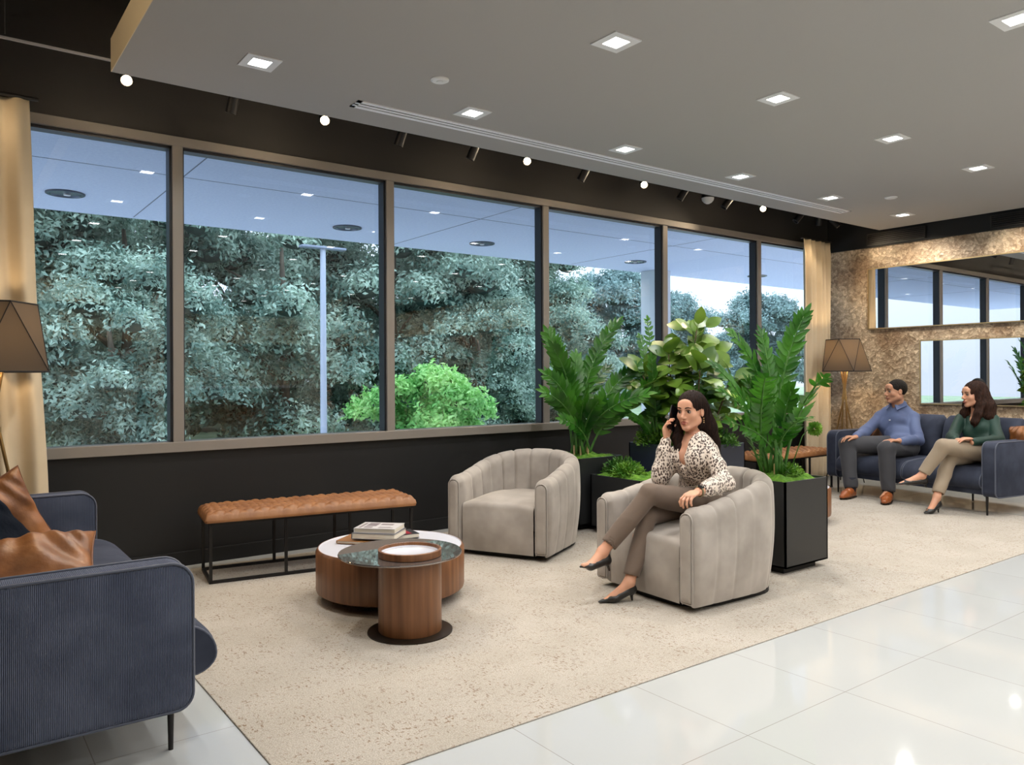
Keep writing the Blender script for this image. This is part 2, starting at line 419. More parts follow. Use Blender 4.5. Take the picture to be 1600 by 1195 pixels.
# ---- downlights in the grey ceiling
def downlight(x, y, label, grp=None):
    t_ = thing('recessed_downlight', label, 'ceiling light', (x, y, CZ), 0, grp)
    m = MB(); a, c_ = .095, .052
    for (lo, hi) in (((-a, -a, -.006), (a, -c_, .0)), ((-a, c_, -.006), (a, a, .0)), ((-a, -c_, -.006), (-c_, c_, .0)), ((c_, -c_, -.006), (a, c_, .0))): m.box(lo, hi)
    m.build('trim_frame', M_TRIM, t_)
    MB().box((-c_, -c_, -.003), (c_, c_, -.001)).build('diffuser', M_GLOW, t_)
    lp = light('downlight_lamp', 'AREA', (x, y, CZ-.012), 12, (1, .985, .96), size=.10, spread=150); return t_
names = {(0, 0): 'square downlight nearest the left end of the grey ceiling, by the window edge', (1, 0): 'square downlight just inside the start of the long slot diffuser',
 (2, 0): 'third square downlight along the window side row, right of the round ceiling disc', (3, 0): 'fourth square downlight along the slot diffuser, above the mullions',
 (4, 0): 'fifth square downlight of the window side row, near the slot diffuser end', (5, 0): 'last square downlight of the window row, close to the black bulkhead vents',
 (1, 1): 'large square downlight at the top centre of the photo', (2, 1): 'second square downlight of the middle row, right of the top centre one',
 (3, 1): 'third square downlight of the middle row', (4, 1): 'fourth square downlight of the middle row, nearest the patterned wall', (2, 2): 'square downlight cut by the right edge at the top corner'}
for j in range(0, 9):
    for i in range(0, 6):
        x, y = 1.466+1.4231*i, 4.3201-1.3613*j
        if y < BACKY+.3: continue
        if (i, j) in names: downlight(x, y, names[(i, j)], 'square recessed downlights')
        else: downlight(x, y, 'square recessed downlight outside the frame, seen only in reflections', 'downlights behind the viewer')
# sprinkler discs
def disc_(x, y, r, label):
    t_ = thing('ceiling_sensor_disc', label, 'ceiling disc', (x, y, CZ))
    MB().lathe([(0, -.012), (r*.8, -.012), (r, -.006), (r, .0)], 32).build('cover', M_TRIM, t_)
    MB().lathe([(0, -.018), (r*.35, -.017), (r*.4, -.012)], 24).build('lens', M_TRIM, t_)
disc_(2.41, 3.95, .055, 'small round white disc on the grey ceiling left of the slot diffuser')
disc_(7.64, 3.96, .06, 'small round white disc on the far right part of the ceiling')
# linear diffuser
t_ = thing('slot_diffuser', 'long white linear air slot set in the grey ceiling by the window edge', 'air vent', (5.05, 4.61, CZ))
m = MB(); LX = 2.88
for (y0, y1) in ((-.065, -.032), (-.011, .011), (.032, .065)): m.box((-LX, y0, -.006), (LX, y1, .004))
m.box((-LX, -.065, -.006), (-LX+.03, .065, .004)); m.box((LX-.03, -.065, -.006), (LX, .065, .004))
m.build('frame', mat('vent_white', linc(240, 240, 244), .5), t_)
MB().box((-LX+.01, -.06, -.001), (LX-.01, .06, .001)).build('dark_slots', mat('vent_dark', (.03, .03, .035), .8), t_)
# wall vents in the black header
def header_vent(y0, y1, label):
    t_ = thing('bulkhead_vent', label, 'air vent', (XW-.03, (y0+y1)/2, 2.96)); h2 = (y1-y0)/2; m = MB()
    m.box((-.012, -h2, -.072), (0, h2, -.060)); m.box((-.012, -h2, .060), (0, h2, .072)); m.box((-.012, -h2, -.072), (0, -h2+.012, .072)); m.box((-.012, h2-.012, -.072), (0, h2, .072))
    m.build('frame', mat('vent_bronze', (.02, .016, .013), .45), t_)
    m = MB()
    for k in range(5): 
        z = -.045+.0225*k; m.box((-.010, -h2+.01, z-.004), (.004, h2-.01, z+.004))
    m.build('slats', mat('vent_bronze', (.02, .016, .013), .45), t_)
    MB().box((.012, -h2, -.07), (.02, h2, .07)).build('backing', M_BLKC, t_)
header_vent(4.42, 5.13, 'short dark slatted vent beside the grey ceiling corner')
header_vent(2.2, 3.72, 'long dark slatted vent above the patterned wall at the right edge')

# ---- track and spotlights in the black recess
YT = 5.25
ZTR = 3.23
m = MB().box((-.6, YT-.009, ZTR-.008), (9.2, YT+.009, ZTR+.004))
trk = m.build('lighting_track', mat('track_grey', (.42, .42, .42), .5)); tag(trk, 'long thin lighting track hanging below the black ceiling along the windows', 'track')
for k, x in enumerate((.33, 2.2, 4.2, 6.2, 8.35)):
    MB().cyl((x, YT, ZTR+.02), (x, YT, ZBLK), .003, n=6).build('suspension_wire', mat('wire_grey', (.25, .25, .25), .4, metal=1), trk)
def spot(x, aim, lit, label, e=62, ang=160):
    """track spotlight: stem, cylinder can, lens"""
    piv = Vector((x, YT, ZTR-.085-(0 if lit else .02))); d = (Vector(aim)-piv).normalized()
    t_ = thing('track_spotlight', label, 'spotlight', (0, 0, 0), 0, 'track spotlights along the windows')
    m = MB(); m.box((x-.03, YT-.017, ZTR-.03), (x+.03, YT+.017, ZTR-.01)); m.cyl((x, YT, ZTR-.03), piv, .008, n=10); m.build('mount', M_BLKMET, t_)
    q = d.to_track_quat('Z', 'Y').to_matrix().to_4x4(); Mx = Matrix.Translation(piv) @ q
    MB().lathe([(0, -.05), (.030, -.05), (.036, -.044), (.036, .075), (.032, .075), (.030, .060), (0, .055)], 28, Mx).build('can', M_BLKMET, t_, smooth=35)
    if lit:
        MB().lathe([(0, .064), (.028, .064), (.028, .062)], 24, Mx).build('bulb', M_WARM, t_)
        p = piv+d*.082
        light('spot_lamp', 'SPOT', p, e, (1, .80, .56), aim=p+d, size=.028, spot=ang, blend=.8)
    return t_
litx = [(.955, 'lit track spotlight in front of the left window header, nearest the ceiling corner'), (2.24, 'lit track spotlight above the second window'), (4.06, 'lit track spotlight above the third window'),
        (5.48, 'lit track spotlight above the fourth window, right of the slender grey one'), (7.35, 'lit track spotlight furthest right, above the fifth window')]
for x, lb in litx: spot(x, (x*.45, 1.5, .6), True, lb)
for x, lb, aim in [(1.60, 'dark track spotlight between the two largest lit ones', (1.40, 5.75, 1.5)), (2.86, 'dark track spotlight left of a close pair above the window', (2.55, 5.75, 1.6)), (3.52, 'dark track spotlight right of the second mullion', (3.1, 5.75, 1.7)),
                   (4.72, 'dark track spotlight between the third and fourth lit ones', (4.2, 5.8, 1.7)), (6.05, 'dark track spotlight left of the white dome', (5.4, 5.8, 1.8)), (6.75, 'dark track spotlight right of the white dome', (5.9, 5.8, 1.8)), (8.05, 'dark track spotlight above the right curtain', (7.2, 5.7, 2.0))]:
    spot(x, aim, False, lb)
spot(.18, (.22, 5.62, 1.9), True, 'track spotlight cut by the left edge, aimed at the curtain', 4, 90)
spot(8.45, (8.75, 5.55, 1.9), True, 'track spotlight aimed at the right curtain', 12, 70)
spot(8.78, (9.33, 4.6, 2.2), True, 'track spotlight aimed at the patterned wall corner', 22, 90)
# wall washers let into the soffit edge by the patterned wall
for yy in (4.4, 3.4, 2.4, 1.4, .4):
    light('wall_wash_lamp', 'SPOT', (8.72, yy, CZ-.03), 52, (1, .88, .72), aim=(9.33, yy, 2.1), size=.04, spot=95, blend=.9)
t_ = thing('added_edge_spot', 'added black spotlight outside the frame, brightening the cream edge of the grey ceiling', 'spotlight', (-.75, 3.3, ZBLK))  # unseen spot, added to brighten the cream side of the soffit
MB().cyl((0, 0, 0), (0, 0, -.16), .045, n=20).build('can', M_BLKMET, t_); MB().cyl((0, 0, -.163), (0, 0, -.16), .036, n=20).build('bulb', M_WARM, t_)
light('added_edge_lamp', 'SPOT', (-.75, 3.3, ZBLK-.18), 70, (1, .84, .62), aim=(.8, 3.6, 3.0), size=.04, spot=110, blend=.9)
# dome (smoke detector / camera)
t_ = thing('security_dome', 'white domed detector hanging in the black recess between spotlights', 'dome', (6.55, YT+.1, 3.18))
MB().lathe([(0, .02), (.06, .02), (.065, 0), (.065, -.02)], 32).build('housing', M_BLKMET, t_, smooth=35)
MB().lathe([(.065, -.02), (.06, -.045), (.04, -.068), (.018, -.08), (0, -.082)], 32).build('dome', mat('dome_white', linc(220, 220, 220), .3), t_, smooth=True)
MB().cyl((0, 0, .02), (0, 0, ZBLK-3.18), .012, n=10).build('stem', M_BLKMET, t_)

# ---- mirrors
M_MIR = mat('mirror_silver', (.86, .87, .88), .0, metal=1)
M_GOLD = mat('champagne_frame', linc(190, 165, 120), .35, metal=.8)
def mirror(y0, y1, z0, z1, label):
    t_ = thing('wall_mirror', label, 'mirror', (XW, (y0+y1)/2, z0), 0, 'long mirrors on the patterned wall'); w2 = (y1-y0)/2; h_ = z1-z0
    MB().box((-.018, -w2+.008, .008), (-.012, w2-.008, h_-.008)).build('mirror_glass', M_MIR, t_)
    m = MB()
    for lo, hi in (((-.026, -w2, 0), (0, w2, .012)), ((-.026, -w2, h_-.012), (0, w2, h_)), ((-.026, -w2, 0), (0, -w2+.012, h_)), ((-.026, w2-.012, 0), (0, w2, h_))): m.box(lo, hi)
    m.build('mirror_frame', M_GOLD, t_)
mirror(1.6, 5.13, 1.853, 2.603, 'upper long mirror on the patterned wall with a thin gold frame')
mirror(.9, 4.50, .942, 1.694, 'lower mirror behind the far navy sofa with a thin gold frame')

# ---- things on the far side of the room, met only in reflections: columns, a counter and a lit bulkhead
M_OAK = mat('back_room_oak', linc(150, 110, 72), .5, col2=linc(120, 84, 52), nscale=6, stretch=(1, 1, .1))
MB().box((-1, BACKY+.01, 2.1), (9.3, BACKY+.35, 2.75)).build('wall_back_bulkhead', mat('lit_bulkhead', linc(226, 204, 160), .8))['kind'] = 'structure'
MB().box((XW-.05, -6.0, 2.25), (XW-.012, -.2, 2.87)).build('wall_right_band', mat('lit_bulkhead', (1, 1, 1)))['kind'] = 'structure'
for yy in (-.9, -1.9, -2.9, -3.9, -4.9): light('band_lamp', 'SPOT', (8.75, yy, CZ-.03), 34, (1, .82, .58), aim=(9.3, yy, 2.0), size=.05, spot=70, blend=.8)
MB().box((LEFTX, -2.3, 2.45), (2.2, -1.9, CZ)).build('ceiling_bulkhead', mat('lit_bulkhead', (1, 1, 1)))['kind'] = 'structure'
for xx in (-1.2, .4, 1.6): light('bulkhead_lamp', 'SPOT', (xx, -1.2, CZ-.03), 26, (1, .84, .62), aim=(xx, -1.9, 2.3), size=.05, spot=80, blend=.8)
for k, x in enumerate((.5, 3.6, 6.7)):
    c_ = MB().box((x-.3, -4.6, 0), (x+.3, -4.0, CZ)).build('wall_column_%s' % 'abc'[k], M_WARMW); c_['kind'] = 'structure'
for x in (0.5, 2.2, 3.9, 5.6, 7.3): light('bulkhead_lamp', 'SPOT', (x, BACKY+.9, CZ-.03), 30, (1, .82, .58), aim=(x, BACKY+.3, 1.8), size=.05, spot=80, blend=.8)
tb = thing('reception_counter', 'oak reception counter behind the viewer', 'counter', (5, -5.9, 0))
MB().box((-1.6, -.35, 0), (1.6, .35, 1.05), bev=.01).build('body', M_OAK, tb); MB().box((-1.7, -.42, 1.05), (1.7, .42, 1.10), bev=.008).build('top', M_TRIM, tb)

# ---- curtains
M_CUR = mat('cream_curtain_linen', linc(222, 205, 176), .85, spec=.15, sheen=.3, bump=.1, bscale=500, bdist=.002, col2=linc(212, 194, 164), nscale=3)
def curtain(x0, x1, y, z0, z1, nf, label, flare=0, amp=.035, seed=1):
    rnd = random.Random(seed); ph = [rnd.uniform(0, 6) for _ in range(4)]
    def fn(u, v):
        z = z0+(z1-z0)*v; k = 1-v; xx = x0+(x1-x0)*u+flare*k*u
        a = amp*(1 if v < .95 else .55)
        yy = y+a*math.sin(2*PI*nf*u+ph[0]+.25*math.sin(3*v+ph[1]))+.012*math.sin(2*PI*nf*.5*u+ph[2]+2*v)
        return (xx+.006*math.sin(9*v+u*12), yy, z)
    t_ = thing('curtain', label, 'curtain', ((x0+x1)/2, y, z0), 0, 'cream curtains at the window ends')
    m = MB().grid(fn, 150, 40); o = m.build('curtain_panel', M_CUR, t_, smooth=True); o.matrix_parent_inverse = Matrix.Translation((-(x0+x1)/2, -y, -z0))
    md = o.modifiers.new('thick', 'SOLIDIFY'); md.thickness = .004
    m = MB().cyl((x0-.05, y, z1+.01), (x1+.05, y, z1+.01), .012, n=12); o = m.build('curtain_rod', M_BLKMET, t_); o.matrix_parent_inverse = Matrix.Translation((-(x0+x1)/2, -y, -z0))
curtain(-.62, .46, 5.45, .03, 2.96, 7, 'cream curtain at the left end of the windows, behind the near floor lamp', flare=.115)
curtain(8.50, 9.05, 5.49, .03, 2.95, 5, 'cream curtain at the right end of the windows by the patterned wall', flare=.03, amp=.03, seed=5)
# ================================================================== outside
M_CANO = mat('canopy_concrete', linc(214, 222, 240), .9, col2=linc(204, 213, 234), nscale=30, ndetail=6, bump=.2, bscale=80)
cz = 3.3
cn = MB()
cn.box((-8, DY+.2, cz), (24, 10.7, cz+.5))
o = cn.build('canopy', M_CANO); struct(o)
gv = MB()
for x in (-1.6, 2.0, 5.6, 9.2): gv.box((x, DY+.2, cz-.002), (x+.012, 10.6, cz+.001))
gv.box((-8, 8.2, cz-.002), (24, 8.212, cz+.001))
struct(gv.build('canopy_joints', mat('joint_grey', linc(120, 125, 140), .9), o))
for x, y, lb in ((1.15, 9.65, 'in the first pane'), (4.46, 9.7, 'seen at the right of the second pane'), (6.65, 9.7, 'seen in the third pane'), (9.94, 9.72, 'seen in the fourth pane'), (13.4, 9.7, 'furthest right along the canopy')):
    t_ = thing('canopy_can_light', 'round unlit can light in the canopy underside, '+lb, 'canopy light', (x, y, cz), 0, 'unlit can lights under the canopy')
    MB().lathe([(.185, -.014), (.155, -.016), (.15, -.006), (.10, -.003), (0, -.003)], 32).build('rim', mat('can_light_steel', linc(96, 106, 124), .25, metal=.6), t_, smooth=40)
    MB().cyl((.02, .03, -.018), (.02, .03, -.004), .035, n=16).build('lamp_socket', M_TRIM, t_)
    MB().lathe([(.192, .0), (.192, -.014), (.178, -.016)], 32).build('outer_ring', mat('can_ring_dark', linc(70, 78, 92), .5), t_)
struct(MB().box((10.98, 10.2, -.3), (11.38, 10.6, cz), bev=.01).build('trim_5', mat('white_column', linc(225, 228, 232), .8)))
# building wing seen at the far end of the canopy
M_WING = mat('wing_dark_glass', linc(80, 90, 104), .25, spec=.6)
# ground
M_GRASS = mat('lawn_and_verge', linc(120, 138, 104), .95, col2=linc(150, 164, 130), nscale=2.2)
struct(MB().box((-40, DY+.2, -.5), (90, 90, -.3)).build('ground', M_GRASS))
struct(MB().box((-40, DY+.2, -.3), (90, 14.6, -.285)).build('ground_bounce_paving', mat('pale_bounce_paving', linc(205, 206, 210), .9)))  # pale paving added to bounce skylight up onto the canopy underside
# foliage
def leaf_mat(name, c1, c2, tr=.25):
    m = mat(name, c1, .6, spec=.3); N, L, b = nodes(m)
    oi = N.new('ShaderNodeTexCoord'); n = N.new('ShaderNodeTexNoise'); n.inputs['Scale'].default_value = 1.4; n.inputs['Detail'].default_value = 8
    r = N.new('ShaderNodeValToRGB'); r.color_ramp.elements[0].position = .38; r.color_ramp.elements[1].position = .64
    r.color_ramp.elements[0].color = (*c1, 1); r.color_ramp.elements[1].color = (*c2, 1)
    L.new(oi.outputs['Object'], n.inputs['Vector']); L.new(n.outputs['Fac'], r.inputs[0]); L.new(r.outputs[0], b.inputs['Base Color'])
    b.inputs['Subsurface Weight'].default_value = 0
    t2 = N.new('ShaderNodeBsdfTranslucent'); ms = N.new('ShaderNodeMixShader'); ms.inputs[0].default_value = tr
    L.new(r.outputs[0], t2.inputs[0]); L.new(b.outputs[0], ms.inputs[1]); L.new(t2.outputs[0], ms.inputs[2])
    L.new(ms.outputs[0], N['Material Output'].inputs[0]); return m
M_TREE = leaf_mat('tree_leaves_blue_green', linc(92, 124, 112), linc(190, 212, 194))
M_TREE2 = leaf_mat('tree_leaves_hazed', linc(110, 136, 134), linc(160, 184, 182))  # distance haze is mixed into this paler leaf colour
M_BUSH = leaf_mat('bush_leaves_bright', linc(112, 184, 96), linc(190, 236, 150))
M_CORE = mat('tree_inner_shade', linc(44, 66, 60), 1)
M_BARK = mat('bark', linc(84, 76, 66), .9, col2=linc(110, 100, 86), nscale=6, stretch=(4, 4, .6))
def crown_mesh(seed, nb, nl, size, rx, rz, zc, leafs=None):
    """many small leaf blades set on lumpy boughs, with dark cores as their inner shade"""
    rng = np.random.default_rng(seed); blobs = []
    for k in range(nb):
        a = rng.uniform(0, 2*PI); hgt = rng.uniform(-1, 1); rr = math.sqrt(max(0, 1-hgt*hgt))*rng.uniform(.35, 1)
        blobs.append((rr*math.cos(a)*rx, rr*math.sin(a)*rx, zc+hgt*rz, rng.uniform(.28, .5)*rx*.62))
    blobs = np.array(blobs); blobs[:, 3] *= .8; w_ = blobs[:, 3]**2; pick = rng.choice(nb, nl, p=w_/w_.sum()); B = blobs[pick]
    d = rng.normal(size=(nl, 3)); d /= np.linalg.norm(d, axis=1)[:, None]; d[:, 2] = np.abs(d[:, 2])*1.0-.35*(rng.random(nl) < .5)
    wig = 1+.25*np.sin(d[:, 0]*9+B[:, 0]*3)*np.sin(d[:, 1]*8+B[:, 1]*5)
    c = B[:, :3]+d*(B[:, 3]*wig*rng.uniform(.55, 1.45, nl)**1.0)[:, None]*np.array([1, 1, .9])
    n = d*.8+rng.normal(size=(nl, 3))*.75+np.array([0, 0, .35]); n /= np.linalg.norm(n, axis=1)[:, None]
    u = np.cross(n, rng.normal(size=(nl, 3))); u /= np.linalg.norm(u, axis=1)[:, None]; v = np.cross(n, u)
    s = (size*rng.uniform(.6, 1.35, nl))[:, None]
    V = np.stack([c-u*s, c+v*s*.42+n*s*.12, c+u*s, c-v*s*.42+n*s*.12], 1).reshape(-1, 3)
    me = bpy.data.meshes.new('crown'); me.vertices.add(nl*4); me.vertices.foreach_set('co', V.astype(np.float32).ravel())
    me.loops.add(nl*4); me.loops.foreach_set('vertex_index', np.arange(nl*4, dtype=np.int32)); me.polygons.add(nl)
    me.polygons.foreach_set('loop_start', (np.arange(nl)*4).astype(np.int32)); me.update(calc_edges=True)
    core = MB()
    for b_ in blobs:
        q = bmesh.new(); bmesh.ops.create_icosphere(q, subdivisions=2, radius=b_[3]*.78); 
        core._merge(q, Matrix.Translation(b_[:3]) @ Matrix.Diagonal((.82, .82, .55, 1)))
    return me, core
def tree(name, x, y, label, crown, cores, m, hgt, rz=0, s=1, cat='tree', grp=None, z0=-.3, sz=1):
    t_ = thing(name, label, cat, (x, y, z0), rz, grp); t_.scale = (s, s, s*sz)
    o = bpy.data.objects.new('foliage', crown); C.objects.link(o); o.parent = t_
    if not crown.materials: crown.materials.append(m)
    o2 = bpy.data.objects.new('inner_shade_cores', cores); C.objects.link(o2); o2.parent = t_  # dark filler blobs: crown's inner shade as colour, closing see-through gaps
    if hgt:
        k = MB(); k.tube([(0, 0, 0), (.05, .03, hgt*.35), (0, -.05, hgt*.7), (.1, 0, hgt)], [.13, .11, .09, .04], 10)
        for q in range(5):
            a = q*1.3; k.tube([(0, 0, hgt*(.3+.1*q)), (math.cos(a)*.7, math.sin(a)*.7, hgt*(.42+.1*q)), (math.cos(a)*1.4, math.sin(a)*1.4, hgt*(.5+.1*q))], [.08, .05, .02], 6)
        k.build('trunk', M_BARK, t_, smooth=True)
    return t_
def mk(seed, nb, nl, size, rx, rz, zc, m):
    me, core = crown_mesh(seed, nb, nl, size, rx, rz, zc); me.materials.append(m)
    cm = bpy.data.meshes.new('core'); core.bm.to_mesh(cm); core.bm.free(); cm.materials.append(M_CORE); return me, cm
TA = [mk(11, 90, 90000, .068, 2.8, 4.2, 4.3, M_TREE), mk(12, 80, 85000, .068, 2.6, 4.4, 4.4, M_TREE), mk(13, 50, 50000, .06, 2.3, 2.0, 2.2, M_TREE)]
TB = mk(21, 90, 80000, .11, 3.3, 3.4, 3.5, M_TREE2)
BU = mk(31, 30, 30000, .05, 1.25, .62, .75, M_BUSH)
spots_ = [(-3.6, 18.0, 0, 0, 1.0, 'at the left edge of the windows'), (.2, 17.2, 1, 1.1, 1.0, 'filling the first window pane'), (3.4, 18.6, 0, 2.3, 1.05, 'behind the left part of the second pane'),
          (6.6, 17.8, 1, 3.6, 1.0, 'behind the lamp post'), (10.0, 18.8, 0, 4.4, 1.05, 'right of the lamp post'), (13.2, 19.8, 1, 5.2, 1.0, 'behind the third pane above the bright bush'),
          (16.2, 21.5, 0, 0.6, .93, 'at the right end of the tree line')]
spots_ += [(x, 29.5, k % 2, k*2.1, 1.45, lb) for k, (x, lb) in enumerate(((-9, 'of the rearmost row, far left'), (-3, 'of the rearmost row behind the first pane'), (3, 'of the rearmost row left of the lamp post'), (9, 'of the rearmost row right of the lamp post'), (15, 'of the rearmost row behind the third pane'), (20.5, 'of the rearmost row beside the sky gap')))]
spots_ += [(x, 24.5, k % 2, k*1.7, 1.15, lb) for k, (x, lb) in enumerate(((-6, 'of the back row, far left'), (-.5, 'of the back row behind the first pane'), (5.5, 'of the back row behind the second pane'), (11, 'of the back row behind the lamp post'), (16.5, 'of the back row behind the third pane')))]
for x, y, k, rz, s, lb in spots_:
    tree('tree', x, y, 'tall bluish green tree '+lb, TA[k][0], TA[k][1], M_TREE, 4.6, rz, s, grp=None)
for x, y, rz, s, lb in [(-1.4, 15.6, .3, .8, 'low leafy tree under the canopy edge in the first pane'), (2.6, 15.8, 1.9, .85, 'low leafy tree at the foot of the second pane'), (11.6, 17.0, 2.6, .85, 'low leafy tree just behind the bright green bush'), (15.6, 18.2, .9, .8, 'low leafy tree right of the bright green bush')]:
    tree('tree', x, y, lb, TA[2][0], TA[2][1], M_TREE, 3, rz, s)
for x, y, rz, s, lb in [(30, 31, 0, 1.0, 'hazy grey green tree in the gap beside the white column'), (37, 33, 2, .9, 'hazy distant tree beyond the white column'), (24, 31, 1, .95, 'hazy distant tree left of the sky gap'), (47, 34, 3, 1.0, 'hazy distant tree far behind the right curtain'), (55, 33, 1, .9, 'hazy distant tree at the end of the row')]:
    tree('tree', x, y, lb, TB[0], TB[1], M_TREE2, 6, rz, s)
tree('rounded_bush', 7.75, 13.2, 'bright yellow green rounded bush outside behind the second and third panes', BU[0], BU[1], M_BUSH, 0, .4, 1.12, 'bush')
# lamp post
t_ = thing('street_lamp_post', 'tall pale grey lamp post with a flat twin head outside the second window', 'lamp post', (5.64, 13.3, -.3))
PM = mat('post_grey', linc(176, 184, 200), .5)
MB().cyl((0, 0, 0), (0, 0, 3.95), .062, .05, n=14).build('pole', PM, t_, smooth=40)
m = MB(); m.box((-.42, -.09, 3.90), (.42, .09, 3.94), bev=.01); m.build('lamp_head', mat('post_head', linc(130, 140, 158), .5), t_)
MB().lathe([(0, .02), (.14, .02), (.16, 0)], 20, Matrix.Translation((0, 0, 0))).build('foot_plate', PM, t_)
# ================================================================== furniture
# ---- materials
def velvet(name, c1, c2, bump=.0, sheen=.5, cord=False, cordaxis='X', ns=5):
    m = mat(name, c1, .75, spec=.2, sheen=sheen, col2=c2, nscale=ns, ndetail=3, nrange=(.35, .68)); N, L, b = nodes(m)
    b.inputs['Sheen Tint'].default_value = (*[min(1, 2.2*v+.08) for v in c2], 1)
    t = N.new('ShaderNodeTexCoord'); bp = N.new('ShaderNodeBump')
    if cord:
        w = N.new('ShaderNodeTexWave'); w.wave_type = 'BANDS'; w.bands_direction = cordaxis; w.inputs['Scale'].default_value = 62; w.inputs['Distortion'].default_value = .15
        L.new(t.outputs['Object'], w.inputs['Vector']); L.new(w.outputs['Fac'], bp.inputs['Height']); bp.inputs['Strength'].default_value = .65; bp.inputs['Distance'].default_value = .004
        mm = N.new('ShaderNodeMix'); mm.data_type = 'RGBA'; mm.blend_type = 'MULTIPLY'; mm.inputs[0].default_value = 1
        rr = N.new('ShaderNodeValToRGB'); rr.color_ramp.elements[0].color = (.62, .62, .62, 1); rr.color_ramp.elements[1].color = (1.15, 1.15, 1.15, 1); L.new(w.outputs['Fac'], rr.inputs[0])
        src = b.inputs['Base Color'].links[0].from_socket; L.new(src, mm.inputs[6]); L.new(rr.outputs[0], mm.inputs[7]); L.new(mm.outputs[2], b.inputs['Base Color'])
    else:
        n = N.new('ShaderNodeTexNoise'); n.inputs['Scale'].default_value = 7; n.inputs['Detail'].default_value = 2; L.new(t.outputs['Object'], n.inputs['Vector'])
        L.new(n.outputs['Fac'], bp.inputs['Height']); bp.inputs['Strength'].default_value = .25; bp.inputs['Distance'].default_value = .02
    L.new(bp.outputs[0], b.inputs['Normal']); return m
M_GREY = velvet('grey_velvet', linc(150, 142, 134), linc(176, 168, 160))
M_GREYP = mat('grey_velvet_piping', linc(160, 152, 144), .7, sheen=.4)
M_NAVY = velvet('navy_velvet', linc(44, 49, 63), linc(62, 67, 82), ns=6)
M_CORD = velvet('navy_corduroy', linc(72, 79, 98), linc(95, 102, 122), cord=True, cordaxis='Y')
M_NAVYP = mat('navy_piping', linc(72, 78, 94), .6, sheen=.3)
M_LEATH = mat('tan_leather', linc(134, 88, 52), .42, spec=.5, col2=linc(160, 110, 68), nscale=7, bump=.25, bscale=120, bdist=.003)
M_LEATH2 = mat('cognac_leather', linc(104, 60, 28), .42, spec=.5, col2=linc(150, 96, 52), nscale=9, bump=.5, bscale=40, bdist=.004)
M_WOOD = mat('walnut_veneer', linc(108, 70, 44), .38, spec=.5, col2=linc(138, 94, 62), nscale=5, ndetail=8, stretch=(6, 6, .25))
M_WOODD = mat('dark_walnut', linc(100, 60, 36), .35, col2=linc(128, 80, 50), nscale=6, ndetail=8, stretch=(6, 6, .3))
M_WTOP = mat('white_lacquer_top', linc(204, 205, 214), .28, spec=.5)
M_DGLASS = mat('dark_mirror_glass', (.36, .31, .29), .02, spec=1.0, metal=.8)
M_BRONZE = mat('dark_bronze', (.035, .026, .018), .35, metal=.7)

